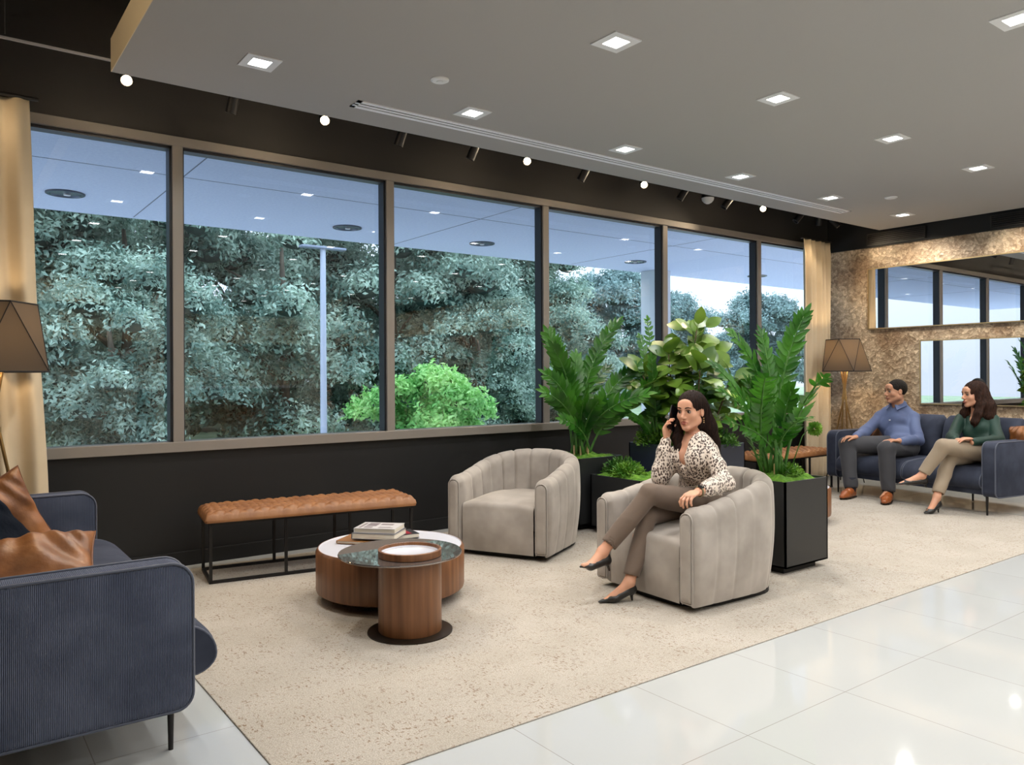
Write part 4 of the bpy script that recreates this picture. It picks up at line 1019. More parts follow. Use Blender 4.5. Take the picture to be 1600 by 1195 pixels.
def zz_plant(label, base, specs, seed, loc):
    t_ = thing('zz_plant', label, 'plant', loc, 0, 'ZZ plants in black planters'); rnd = random.Random(seed); Lc = Vector(loc)
    for i, (px, py, dep, bow, n, ll) in enumerate(specs):
        tip = at(px, py, dep)-Lc; b = Vector((rnd.uniform(-.07, .07), rnd.uniform(-.07, .07), 0)); ax = tip-b
        mid = b+ax*.5; out = Vector((tip.x, tip.y, 0)); ctrl = Vector((b.x+out.x*(.5-bow), b.y+out.y*(.5-bow), ax.z*(.5+bow)))
        fc = VIEW+Vector((rnd.uniform(-.5, .5), rnd.uniform(-.5, .5), .25+rnd.uniform(0, .3)))
        zz_frond(t_, b, ctrl, tip, n, ll, ll*.31, fc, seed*50+i)
    q = MB()
    for k in range(5):
        a = k*1.3; q.cyl((.06*math.cos(a), .06*math.sin(a), -.01), (.064*math.cos(a), .064*math.sin(a), .075), .009, .008, n=8)
    q.build('cut_canes', M_CANE, t_)
    return t_
zz_plant('large glossy ZZ plant in the front black planter, its fronds reaching the right curtain', None,
    [(1256, 494, 5.25, .20, 17, .14), (1190, 524, 5.3, .22, 15, .12), (1146, 524, 5.15, .24, 15, .13), (1116, 572, 4.95, .24, 13, .13), (1288, 590, 4.75, .26, 16, .13),
     (1196, 590, 4.75, .2, 15, .14), (1128, 612, 4.7, .26, 13, .13), (1262, 652, 4.7, .3, 12, .12), (1140, 660, 4.9, .3, 11, .12), (1228, 540, 5.5, .2, 14, .13), (1170, 600, 5.4, .2, 13, .13),
     (1172, 682, 4.65, .1, 6, .10), (1216, 700, 4.65, .05, 5, .08), (1206, 572, 5.5, .15, 13, .14), (1236, 612, 5.1, .25, 12, .12)], 3, (4.62, 3.22, .62))
zz_plant('tall glossy ZZ plant behind the empty armchair, in front of the fourth mullion', None,
    [(962, 506, 6.9, .20, 17, .15), (857, 522, 6.9, .26, 18, .15), (866, 546, 6.6, .22, 16, .15), (856, 586, 6.5, .26, 15, .14), (852, 613, 6.4, .28, 14, .14), (998, 574, 6.8, .26, 15, .15),
     (1008, 616, 6.4, .30, 15, .15), (948, 576, 7.1, .2, 12, .13), (925, 560, 7.1, .18, 14, .14), (878, 655, 6.4, .3, 10, .12), (914, 612, 6.4, .16, 14, .15), (900, 560, 6.8, .2, 14, .14), (935, 628, 6.5, .2, 12, .13), (890, 620, 6.7, .22, 12, .14), (975, 640, 6.6, .26, 12, .13)], 8, (4.50, 5.06, .62))
# fiddle leaf fig and its smaller leaved companion
t_ = thing('fiddle_leaf_fig', 'broad leaved fiddle leaf fig rising behind the woman between the ZZ plants', 'plant', (5.31, 4.58, .68))
rnd = random.Random(17)
trunks = [((0, 0), (.05, .02), (.08, -.05), 1.02), ((-.08, .05), (-.10, .08), (-.16, .06), .80), ((.08, .06), (.14, .05), (.22, -.02), .78), ((-.02, -.1), (-.05, -.16), (-.06, -.2), .66), ((.1, -.1), (.2, -.2), (.28, -.26), .6), ((-.12, 0), (-.24, .12), (-.34, .2), .62)]
for bi, (a, b_, c_, hgt) in enumerate(trunks):
    br_ = thing_part('branch', t_); p = [Vector((*a, -.02)), Vector((*b_, hgt*.5)), Vector((*c_, hgt))]
    B = lambda t: p[0]*(1-t)**2+p[1]*2*t*(1-t)+p[2]*t*t
    MB().tube([B(k/10) for k in range(11)], [.012-.0007*k for k in range(11)], 7).build('twig', M_BRN, br_, smooth=True)
    q = MB(); n = int(56*hgt/.8)
    for k in range(n):
        t = .12+.88*(k+.5)/n; c = B(t); az = k*2.4+bi+rnd.uniform(-.4, .4); el = rnd.uniform(-.35, .75)+.5*(t > .9)
        d = Vector((math.cos(az)*math.cos(el), math.sin(az)*math.cos(el), math.sin(el))); st = rnd.uniform(.03, .13)
        big = t > .42
        L_ = rnd.uniform(.15, .24) if big else rnd.uniform(.10, .17)
        q.tube([c, c+d*st], [.003, .002], 4)
        leaf(q, c+d*st, d+Vector((0, 0, -.15)), Vector((0, 0, 1))+VIEW*.9+Vector((rnd.uniform(-.4, .4), rnd.uniform(-.4, .4), 0)), L_, L_*rnd.uniform(.62, .8), .12, .22, n=6, shape=1.25)
    q.build('leaves', M_FIG, br_, smooth=True)
t_ = thing('leafy_branch_plant', 'plant with small paired dark leaves reaching left beside the fiddle leaf fig', 'plant', (5.06, 4.72, .68))
for i, (px, py, dep, bow) in enumerate([(988, 566, 6.9, .2), (1000, 528, 7.0, .2), (984, 650, 6.6, .3), (1012, 500, 7.1, .15), (1006, 600, 6.7, .2), (1018, 560, 6.6, .1)]):
    tip = at(px, py, dep)-Vector((5.06, 4.72, .68)); b = Vector((rnd.uniform(-.04, .04), rnd.uniform(-.04, .04), 0))
    ctrl = Vector((tip.x*(.5-bow), tip.y*(.5-bow), tip.z*(.5+bow))); zz_frond(t_, b, ctrl, tip, 14, .085, .035, VIEW+Vector((0, 0, .5)), 900+i)
# soft ferns and box balls
def fern_ball(name, label, c, r, n, m, cat='plant', grp=None, squash=.8, ll=.035, seed=1, stems=True):
    rng = random.Random(seed); t_ = thing(name, label, cat, c, 0, grp); q = MB()
    for k in range(n):
        d = Vector((rng.gauss(0, 1), rng.gauss(0, 1), rng.gauss(.4, .8))).normalized(); rr = r*rng.uniform(.55, 1.08)
        p = Vector((d.x*rr, d.y*rr, abs(d.z)*rr*squash if squash < 2 else d.z*rr))
        leaf(q, p, d+Vector((rng.uniform(-.8, .8), rng.uniform(-.8, .8), rng.uniform(-.3, .9))), Vector((rng.uniform(-1, 1), rng.uniform(-1, 1), 1)), ll*rng.uniform(.7, 1.3), ll*.5, .2, .1, n=3)
    q.build('leaves', m, t_)
    s_ = MB()
    for k in range(14):
        a = k*2.4; e = rng.uniform(.5, 1); s_.tube([(0, 0, -.02), (math.cos(a)*r*.4*e, math.sin(a)*r*.4*e, r*squash*.5), (math.cos(a)*r*.85*e, math.sin(a)*r*.85*e, r*squash*.85)], .0025, 4)
    s_.build('stems', M_ZZS, t_)
    return t_
fern_ball('fern', 'bright green ferny mound in the low planter between the armchairs', (4.53, 4.52, .475), .13, 900, M_FERN, seed=2, ll=.03)
fern_ball('fern', 'feathery fern spilling behind the ferny mound, next to the left ZZ plant', (4.64, 4.70, .475), .15, 700, M_FERND, seed=3, ll=.035)
fern_ball('boxwood_shrub', 'yellow green shrub at the left corner of the large planter', (5.12, 4.74, .68), .19, 1100, M_FERN, seed=4, squash=1.0, ll=.035)
fern_ball('boxwood_shrub', 'darker shrub behind the yellow green one in the large planter', (5.40, 4.82, .68), .16, 800, M_FERND, seed=5, squash=1.0, ll=.035)
fern_ball('boxwood_shrub', 'small shrub in the right part of the large planter, right of the woman', (5.50, 4.36, .68), .14, 600, M_FERND, seed=6, squash=.9, ll=.035)
fern_ball('fern', 'small fern tuft on the moss at the right side of the front planter', (4.68, 3.13, .625), .075, 300, M_FERN, seed=7, ll=.025)
fern_ball('fern', 'small fern tuft at the back of the front planter', (4.76, 3.30, .625), .08, 260, M_FERND, seed=9, ll=.025)
# hanging fern ball by the curtain
p = at(1273, 670, 5.15)
t_ = thing('fern_pompom', 'small bright green round fern ball on a thin stem right of the front ZZ plant', 'plant', p)
q = MB(); rr = random.Random(5)
for k in range(420):
    d = Vector((rr.gauss(0, 1), rr.gauss(0, 1), rr.gauss(0, 1))).normalized(); leaf(q, d*.035*rr.uniform(.4, 1), d+Vector((rr.uniform(-.6, .6), rr.uniform(-.6, .6), rr.uniform(-.6, .6))), Vector((rr.uniform(-1, 1), 1, rr.uniform(-1, 1))), .024, .011, .2, .1, n=3)
q.build('leaves', M_FERN, t_)
a_ = Vector((4.70, 3.16, .60))-p
MB().tube([a_, a_*.45+Vector((0, 0, .10)), Vector((0, 0, .05)), Vector((0, 0, 0))], [.004, .003, .002, .002], 6).build('stem', M_ZZS, t_, smooth=True)
# ================================================================== people
def fold(seed, amp, k0=18, n=7, zs=.5):
    rnd = np.random.default_rng(seed); K = rnd.normal(size=(n, 3)); K /= np.linalg.norm(K, axis=1)[:, None]; K *= k0*rnd.uniform(.6, 1.8, n)[:, None]; K[:, 2] *= zs; ph = rnd.uniform(0, 6.3, n)
    def f(x, y, z):
        s = 0
        for k, p in zip(K, ph): s = s+np.sin(x*k[0]+y*k[1]+z*k[2]+p+1.2*np.sin(z*11+p))
        s = s/n**.5; return amp*(np.abs(s)-.8)
    return f
def frame(f, up=(0, 0, 1)):
    f = Vector(f).normalized(); u = Vector(up); u = (u-f*u.dot(f)).normalized(); r = f.cross(u); return r, f, u
def npm(r, f, u): return np.array([[r[i], f[i], u[i]] for i in range(3)])
def V3(*a): return Vector(a)
M_SKINF = mat('skin_light_warm', linc(208, 152, 122), .48, spec=.4, col2=linc(214, 162, 134), nscale=12)
M_SKINM = mat('skin_tan', linc(190, 138, 108), .5, spec=.4, col2=linc(200, 148, 118), nscale=12)
for m_ in (M_SKINF, M_SKINM):
    b_ = m_.node_tree.nodes['Principled BSDF']; b_.inputs['Subsurface Weight'].default_value = .12; b_.inputs['Subsurface Radius'].default_value = (.01, .004, .002)
def hairmat(name, c1, c2):
    m = mat(name, c1, .6, spec=.12, col2=c2, nscale=26, ndetail=5, stretch=(6, 6, .6), bump=.6, bscale=60, bstretch=(6, 6, .5), bdist=.004); return m
M_HAIR = hairmat('dark_brown_hair', linc(20, 13, 11), linc(44, 28, 22))
M_HAIR2 = hairmat('brown_wavy_hair', linc(24, 16, 13), linc(66, 43, 33))
M_HAIRM = hairmat('short_dark_hair', linc(20, 17, 15), linc(44, 38, 34))
M_EYEW = mat('eye_white', linc(128, 116, 108), .5, spec=.1); M_IRIS = mat('dark_iris', linc(24, 14, 9), .7, spec=.0); M_LIP = mat('lip_colour', linc(140, 48, 48), .4); M_LIPM = mat('lip_natural', linc(158, 98, 82), .5)
M_PUMP = mat('black_leather_pump', (.010, .010, .010), .28, spec=.6)
M_BROGUE = mat('tan_brogue_leather', linc(140, 74, 34), .3, spec=.6, col2=linc(166, 94, 50), nscale=30)
# leopard spot blouse
M_BLOUSE = mat('spotted_blouse_satin', linc(224, 208, 192), .42, spec=.5, sheen=.2)
N, L, b = nodes(M_BLOUSE); t = N.new('ShaderNodeTexCoord')
nz = N.new('ShaderNodeTexNoise'); nz.inputs['Scale'].default_value = 30; sc1 = N.new('ShaderNodeVectorMath'); sc1.operation = 'SCALE'; sc1.inputs['Scale'].default_value = .012
ad = N.new('ShaderNodeVectorMath'); ad.operation = 'ADD'; mp = N.new('ShaderNodeMapping'); mp.inputs['Scale'].default_value = (1, 1, .62)
vo = N.new('ShaderNodeTexVoronoi'); vo.inputs['Scale'].default_value = 92; vo.inputs['Randomness'].default_value = .75
L.new(t.outputs['Object'], nz.inputs['Vector']); L.new(nz.outputs['Color'], sc1.inputs[0]); L.new(t.outputs['Object'], ad.inputs[0]); L.new(sc1.outputs[0], ad.inputs[1]); L.new(ad.outputs[0], mp.inputs[0]); L.new(mp.outputs[0], vo.inputs['Vector'])
r = N.new('ShaderNodeValToRGB'); e_ = r.color_ramp.elements; e_[0].position = .40; e_[0].color = (*linc(58, 42, 36), 1); e_[1].position = .52; e_[1].color = (*linc(226, 212, 198), 1)
q_ = e_.new(.16); q_.color = (*linc(84, 62, 52), 1)
L.new(vo.outputs['Distance'], r.inputs[0]); L.new(r.outputs[0], b.inputs['Base Color'])
M_TAUPE = mat('taupe_trousers', linc(104, 88, 76), .85, sheen=.15, col2=linc(112, 96, 84), nscale=3, bump=.1, bscale=400, bdist=.002)
M_BEIGE = mat('beige_trousers', linc(150, 134, 114), .85, sheen=.15, col2=linc(158, 142, 122), nscale=3)
M_CHAR = mat('charcoal_trousers', linc(58, 58, 62), .85, sheen=.15, col2=linc(66, 66, 70), nscale=3)
M_SHIRT = mat('blue_oxford_shirt', linc(86, 98, 134), .8, sheen=.1, col2=linc(98, 112, 148), nscale=4)
M_GREEN = mat('dark_green_blouse', linc(8, 44, 34), .6, sheen=.1, col2=linc(12, 54, 42), nscale=4)

def head_prims(F, c, fr, s=1., female=True):
    r, f, u = fr; M = npm(r, f, u)
    P = lambda x, y, z: Vector(c)+(r*x+f*y+u*z)*s
    E = lambda p, q, k=.012, op='add': F.ell(P(*p), np.array(q)*s, M, k*s, op)
    E((0, -.020, .032), (.073, .091, .084), .01); E((0, .022, -.018), (.061, .066, .082), .02)
    jw = .034 if female else .042
    for sx in (-1, 1):
        F.cone(P(sx*.047, .006, -.054), P(sx*.012, .062, -.090), jw*.72*s, .016*s, .02*s)
        E((sx*.040, .052, -.022), (.020, .020, .020), .02)
    E((0, .068, -.093), (.018 if female else .024, .016, .016), .014)
    F.cone(P(-.030, .079, .026), P(.030, .079, .026), .011*s, .011*s, .014*s)
    E((0, .070, .050), (.045, .022, .03), .02)
    for sx in (-1, 1): E((sx*.030, .100, .006), (.016, .020, .0085), .006, 'cut')
    F.cone(P(0, .086, .012), P(0, .103, -.022), .0075*s, .0105*s, .009*s)
    E((0, .104, -.026), (.0105, .011, .0095), .006)
    for sx in (-1, 1): E((sx*.011, .096, -.030), (.008, .010, .007), .004)
    E((0, .080, -.056), (.020, .013, .014), .010)
    F.cone(P(-.014, .090, -.0535), P(.014, .090, -.0535), .0055*s, .0055*s, .003*s); F.cone(P(-.012, .089, -.0645), P(.012, .089, -.0645), .0065*s, .0065*s, .003*s)
    for sx in (-1, 1): E((sx*.074, -.006, -.002), (.009, .018, .029), .006); E((sx*.082, .0, .002), (.005, .009, .016), .003, 'cut')
def face_details(t_, c, fr, s, lipm, browm, female):
    r, f, u = fr; P = lambda x, y, z: Vector(c)+(r*x+f*y+u*z)*s
    for sx in (-1, 1):
        q = MB(); k = bmesh.new(); bmesh.ops.create_uvsphere(k, u_segments=20, v_segments=14, radius=.0112*s); q._merge(k, Matrix.Translation(P(sx*.030, .0765, .006))); e = q.build('eye', M_EYEW, t_, smooth=True)
        q = MB(); k = bmesh.new(); bmesh.ops.create_uvsphere(k, u_segments=16, v_segments=10, radius=.0082*s); q._merge(k, Matrix.Translation(P(sx*.030, .0802, .006))); q.build('iris', M_IRIS, e, smooth=True)
        MB().tube([P(sx*.014, .0885, .0145), P(sx*.023, .0890, .0175), P(sx*.033, .0870, .0165), P(sx*.043, .0800, .0105)], [s*.0012, s*.0020, s*.0022, s*.0012], 6).build('eyelash', M_IRIS, e, smooth=True)
        MB().tube([P(sx*.012, .0925, .0265), P(sx*.022, .0930, .0305), P(sx*.034, .0895, .0320), P(sx*.048, .0780, .0265)], [s*.0026, s*.0040, s*.0036, s*.0018], 6).build('eyebrow', browm, t_, smooth=True)
    w_ = .023 if female else .022
    MB().tube([P(-w_, .0875, -.0585), P(-.012, .0945, -.0545), P(-.004, .0975, -.0525), P(0, .0970, -.0535), P(.004, .0975, -.0525), P(.012, .0945, -.0545), P(w_, .0875, -.0585)], [s*v for v in (.0010, .0026, .0034, .0030, .0034, .0026, .0010)], 8).build('upper_lip', lipm, t_, smooth=True)
    MB().tube([P(-w_+.002, .0870, -.0600), P(-.012, .0930, -.0645), P(0, .0955, -.0665), P(.012, .0930, -.0645), P(w_-.002, .0870, -.0600)], [s*v for v in (.0010, .0032, .0042, .0032, .0010)], 8).build('lower_lip', lipm, t_, smooth=True)
def hand(F, w, d, n, side, curl=(.35, .5, .35), s=1., spread=.10, thumb=(.6, .5, .25), step=.12):
    """w wrist, d towards the fingers, n out of the palm, side=+1 when the thumb leaves along d x n"""
    d = Vector(d).normalized(); n = Vector(n); n = (n-d*n.dot(d)).normalized(); a = d.cross(n)*side; w = Vector(w)
    M = npm(a, d, n)
    F.ell(w+d*.048*s, np.array((.040, .054, .015))*s, M, .010); F.ell(w+d*.070*s, np.array((.041, .026, .0135))*s, M, .008)
    F.ell(w+d*.03*s+a*.022*s+n*.006*s, np.array((.018, .030, .014))*s, M, .010)
    for k, (off, ln) in enumerate(((.030, .92), (.0105, 1.0), (-.0095, .94), (-.0285, .76))):
        p = w+d*(.083-.004*abs(k-1))*s+a*off*s; dd = (d+a*spread*(1.5-k)*.5).normalized(); ang = 0; r0 = .0088*s
        for j, (l_, c_) in enumerate(zip((.042, .026, .021), curl)):
            ang += c_+step*k*.4*(j == 0); v = dd*math.cos(ang)+n*math.sin(ang); q = p+v*l_*ln*s
            F.cone(p, q, r0*(1-.08*j), r0*(.92-.09*j), .0025 if j else .005); p = q
    p = w+d*.022*s+a*.030*s+n*.004*s
    for j, (l_, r0) in enumerate(((.040, .0115), (.030, .0098), (.024, .0085))):
        v = (a*thumb[0]*(1-.35*j)+d*1.0+n*(thumb[1]+thumb[2]*j)).normalized(); q = p+v*l_*s; F.cone(p, q, r0*s, r0*.9*s, .006 if j == 0 else .003); p = q
def bareleg(F, kn, an, r=(.05, .032)): 
    mid = Vector(kn).lerp(Vector(an), .35); F.cone(kn, mid, r[0], r[0]*.98, .015); F.cone(mid, an, r[0]*.98, r[1], .015)
def foot_prims(F, an, heel, ball, toe, s=1.):
    """bare foot inside a shoe: heel, instep, ball and toes"""
    F.cone(an, heel, .031*s, .026*s, .015); F.cone(an, ball, .030*s, .026*s, .02); F.cone(heel, ball, .024*s, .026*s, .015); F.cone(ball, toe, .025*s, .014*s, .01)
def pump(t_, an, heel, ball, toe, up, gz=None, s=1., name='high_heel_shoe', hl=.075):
    """court shoe: closed toe, open instep, slim heel"""
    an, heel, ball, toe, up = map(Vector, (an, heel, ball, toe, up)); up.normalize(); al = (toe-heel).normalized(); sd = al.cross(up).normalized()
    pts = [an, heel, ball, toe]; lo = [min(p[i] for p in pts)-.09 for i in range(3)]; hi = [max(p[i] for p in pts)+.09 for i in range(3)]
    F = Field(lo, hi, .0032*s if s < 1.05 else .004)
    F.cone(heel, ball, .032*s, .034*s, .02, flat=(up, .85)); F.cone(ball, toe, .033*s, .009*s, .01, flat=(up, .6)); F.cone(heel+up*.02, heel-up*.004, .031*s, .031*s, .01)
    F.cone(heel+up*.055+al*.014, heel.lerp(ball, .72)+up*.038, .030*s, .029*s, .006, 'cut', flat=(up, .95)); F.ell(heel.lerp(ball, .9)+up*.030, (.030*s,)*3, None, .004, 'cut')
    F.plane(ball-up*.030*s, -(up*1.0+al*.0)) if False else None
    hb = heel-al*.012-up*hl if gz is None else Vector((heel.x, heel.y, gz))-al*.010
    F.cone(heel-up*.012-al*.010, heel.lerp(hb, .45), .022*s, .010*s, .012); F.cone(heel.lerp(hb, .45), hb+up*.004, .010*s, .0065*s, .004)
    if gz is not None: F.plane((0, 0, gz), (0, 0, -1))
    return F.build(name, M_PUMP, t_, 2)
def bounds(pts, pad): return [min(p[i] for p in pts)-pad for i in range(3)], [max(p[i] for p in pts)+pad for i in range(3)]
def torso(F, hp, ch, nk, sl, sr, fw, female, e=0., k=.04):
    """pelvis, waist, rib cage, shoulders; e inflates for clothes"""
    hp, ch, nk, sl, sr = map(Vector, (hp, ch, nk, sl, sr)); up = (nk-hp).normalized(); fw = Vector(fw); r, f, u = frame(fw, up); M = npm(r, f, u)
    w = .86 if female else 1.05
    k *= .5; F.ell(hp+u*.02, np.array((.150, .110, .11))+e, M, k)
    F.ell(hp.lerp(ch, .45), np.array((.122*w, .092*w, .15))+e, M, k)
    F.ell(ch, np.array((.146*w, .098*w, .145))+e, M, k); F.ell(ch+u*.07, np.array((.140*w, .078*w, .085))+e, M, k)
    F.cone(sl, sr, .040*w+e, .040*w+e, k); F.cone(ch+u*.08, nk, .06*w+e, .040*w+e*.4, k)
    if female:
        for sx in (-1, 1): F.ell(ch+u*.0+f*.058+r*sx*.060, np.array((.052, .044, .055))+e, M, .035)
    else:
        for sx in (-1, 1): F.ell(ch+u*.05+f*.06+r*sx*.07, np.array((.075, .045, .06))+e, M, .03)
def limb(F, a, b, c, r, k=.02, e=0.):
    F.cone(a, b, r[0]+e, r[1]+e, k); F.cone(b, c, r[1]+e, r[2]+e, k)

# ------------------------------------------------------------------ woman on the phone
T1 = thing('person', 'seated woman in a spotted blouse and taupe trousers, phone at her ear', 'person', (3.75, 3.22, RG))
def kid(o, root):   # keep world placement under the root
    o.matrix_parent_inverse = root.matrix_basis.inverted(); return o
class Kids:
    """parents everything made inside the with-block to root, keeping world coordinates"""
    def __init__(s, root): s.root = root
    def __enter__(s): s.before = set(bpy.data.objects); bpy.context.view_layer.update(); return s
    def __exit__(s, *a):
        inv = Matrix.Translation(-Vector(s.root.location))
        for o in set(bpy.data.objects)-s.before:
            if o.parent is s.root: o.matrix_parent_inverse = inv
with Kids(T1):
    hd = at(1079, 643, 4.74); fw = Vector((-.94, -.22, -.05)); fr = frame(fw, (0.05, .03, 1))
    pel = Vector((3.82, 3.20, .515)); chst = at(1086, 716, 4.72); nk = hd+Vector((.030, .01, -.150)); 
    SL, SR = at(1110, 709, 4.63), at(1062, 708, 4.82); EL, WL = Vector((3.69, 2.895, .675)), Vector((3.415, 2.865, .648))
    ER, WR = at(1032, 744, 4.74), hd+Vector((-.125, .085, -.170))
    hipR, hipL = Vector((3.80, 3.11, .51)), Vector((3.80, 3.29, .49)); knT, anT = Vector((3.345, 3.165, .605)), Vector((3.085, 3.290, .285))
    knB, anB = Vector((3.375, 3.215, .468)), Vector((3.195, 3.185, .115))
    hT, bT, tT = anT+Vector((.025, .0, -.050)), anT+Vector((-.100, -.01, -.062)), anT+Vector((-.165, -.015, -.052))
    hB, bB, tB = Vector((3.205, 3.185, .075)), Vector((3.105, 3.225, .030)), Vector((3.040, 3.250, .020))
    lo, hi = bounds([hd, pel, SL, SR, EL, WL-Vector((.2, 0, 0)), ER, WR, knT, tT, tB, hd+Vector((0, 0, .13))], .11); lo[2] = 0
    F = Field(lo, hi, .0036)
    head_prims(F, hd, fr, 1.0, True); F.cone(hd-fr[2]*.06-fr[1]*.018, nk, .044, .047, .02)
    torso(F, pel, chst, nk, SL, SR, (-1, -.05, 0), True, -.004); limb(F, SL, EL, WL, (.042, .034, .023)); limb(F, SR, ER, WR, (.042, .034, .023))
    for a_, kk, an_ in ((hipR, knT, anT), (hipL, knB, anB)): F.cone(a_, kk, .078, .050, .03); bareleg(F, kk, an_, (.048, .030))
    foot_prims(F, anT, hT, bT, tT, .92); foot_prims(F, anB, hB+Vector((0, 0, .004)), bB+Vector((0, 0, .006)), tB+Vector((.02, -.008, .004)), .90)
    hand(F, WL+Vector((-.012, 0, .004)), (-.93, -.04, -.22), (-.2, 0, -1), -1, (.35, .75, .55), .92, .14, (.45, .25, .2))
    hand(F, WR, (-.05, .02, 1), (.35, -.93, .0), 1, (.35, .55, .5), .90, .06, (.75, .35, .3))
    F.build('body', M_SKINF, T1, 2)
    face_details(T1, hd, fr, 1.0, M_LIP, M_HAIR, True)
    # hair
    r_, f_, u_ = fr; P = lambda x, y, z: hd+r_*x+f_*y+u_*z; Mh = npm(r_, f_, u_)
    lo, hi = bounds([hd, hd+Vector((.22, 0, -.42)), hd+Vector((-.12, .1, -.36)), hd+Vector((0, 0, .1))], .12)
    H = Field(lo, hi, .0042)
    H.ell(P(0, -.024, .036), (.085, .102, .094), Mh, .01); H.ell(P(0, -.05, -.04), (.078, .075, .10), Mh, .03)
    H.ell(P(0, .115, -.055), (.105, .115, .120), Mh, .006, 'cut'); H.ell(P(.02, .10, -.15), (.06, .09, .09), Mh, .010, 'cut')
    # her left side (image right): swept behind the ear and down the back
    H.ell(P(-.082, .018, -.03), (.03, .045, .05), Mh, .006, 'cut')
    H.chain([P(-.045, -.06, .0), P(-.065, -.085, -.10), P(-.075, -.115, -.20), P(-.085, -.115, -.30), P(-.08, -.10, -.38)], [.05, .052, .045, .035, .014], .03, flat=(f_, .7))
    H.chain([P(0, -.09, .0), P(-.01, -.105, -.12), P(-.02, -.13, -.24), P(-.02, -.12, -.34), P(-.02, -.11, -.40)], [.06, .06, .055, .04, .016], .03, flat=(f_, .7))
    # her right side: falls in front of the shoulder
    H.chain([P(.060, -.015, .0), P(.078, .005, -.08), P(.075, .035, -.16), P(.055, .055, -.24), P(.045, .060, -.31)], [.032, .034, .040, .036, .012], .02, flat=(r_, .7))
    rr_ = np.array(r_); uu_ = np.array(u_); ff_ = np.array(f_); hc = np.array(hd)
    def strands(x, y, z):
        q = np.stack([x, y, z], -1)-hc; a = q@rr_; b2 = q@ff_; c2 = q@uu_; th = np.arctan2(a, b2+.02)
        return .0022*np.sin(th*34+c2*18)+.0012*np.sin(th*71-c2*23)
    H.disp(strands); H.build('hair', M_HAIR, T1, 1)
    # blouse
    lo, hi = bounds([pel, SL, SR, EL, WL, ER, WR, nk], .13); lo[2] = .44
    B_ = Field(lo, hi, .0045); torso(B_, pel, chst, nk, SL, SR, (-1, -.05, 0), True, .012)
    B_.cone(SL, EL, .052, .050, .02); B_.cone(EL, WL.lerp(EL, .30), .054, .044, .02); B_.cone(WL.lerp(EL, .32), WL.lerp(EL, .24), .036, .036, .01)
    B_.cone(SR, ER, .052, .054, .02); B_.cone(ER, WR.lerp(ER, .25), .058, .042, .02); B_.cone(WR.lerp(ER, .26), WR.lerp(ER, .06), .034, .033, .008)
    B_.disp(fold(4, .008, 22, n=4)); 
    B_.cone(nk+Vector((-.045, -.01, .02)), nk+Vector((-.150, -.04, -.21)), .072, .008, .004, 'cut')
    B_.cone(nk+Vector((0, 0, -.005)), nk+Vector((0, 0, .12)), .056, .07, .004, 'cut'); B_.plane((0, 0, .47), (0, 0, -1))
    B_.build('blouse', M_BLOUSE, T1, 1)
    # trousers
    lo, hi = bounds([pel, knT, knB, anT, anB, hipL, hipR], .13); Q_ = Field(lo, hi, .0045)
    Q_.ell(pel, (.150, .165, .115), None, .03); Q_.cone(hipR, knT, .088, .060, .015); Q_.cone(hipL, knB, .088, .058, .015)
    cT, cB = anT.lerp(knT, .16), anB.lerp(knB, .13)
    Q_.cone(knT, cT, .060, .045, .012); Q_.cone(knB, cB, .058, .047, .012)
    Q_.disp(fold(9, .006, 14, n=4)); Q_.plane(cT, anT-knT) if False else None
    for c_, a2, k2 in ((cT, anT, knT), (cB, anB, knB)):
        dn = (a2-k2).normalized(); Q_.ell(c_+dn*.058, (.06, .06, .058), npm(*frame(dn, (1, 0, .01))) , .002, 'cut'); Q_.cone(c_-dn*.02, c_+dn*.05, .040, .044, .002, 'cut')
    Q_.plane((0, 0, .60), (.0, 0, 1)) if False else None
    Q_.build('trousers', M_TAUPE, T1, 1)
    pump(T1, anT, hT, bT, tT+Vector((-.015, 0, -.004)), (-.25, 0, .97), hl=.07); pump(T1, anB, hB, bB, tB+Vector((-.012, .006, -.004)), (-.25, .1, .97), gz=.004)
    # watch, ring, earring
    wx = (WL-EL).normalized(); wc = WL-wx*.012; q = MB(); rg = [wc+(Vector((0, 1, 0))*math.cos(a)+wx.cross(Vector((0, 1, 0))).normalized()*math.sin(a))*.0275 for a in [2*PI*k/20 for k in range(20)]]
    st = q.tube(rg, .006, 6, closed=True).build('watch_strap', mat('olive_strap', linc(120, 112, 84), .5), T1, smooth=True)
    q = MB(); q.box((-.015, -.013, -.004), (.015, .013, .005), Matrix.Translation(wc+Vector((0, -.012, .0275))) @ Matrix.Rotation(.4, 4, 'X'), bev=.003); q.build('watch_face', mat('watch_black', (.01, .01, .012), .1), T1, smooth=40)
    for dz in (0, .013, .024):
        k = bmesh.new(); bmesh.ops.create_uvsphere(k, u_segments=12, v_segments=8, radius=.0042-.0008*dz*30); q = MB(); q._merge(k, Matrix.Translation(P(-.083, -.004, -.040-dz))); q.build('earring', M_GOLD, T1, smooth=True)
q = MB(); pc = hd+r_*.092+f_*.058-u_*.035
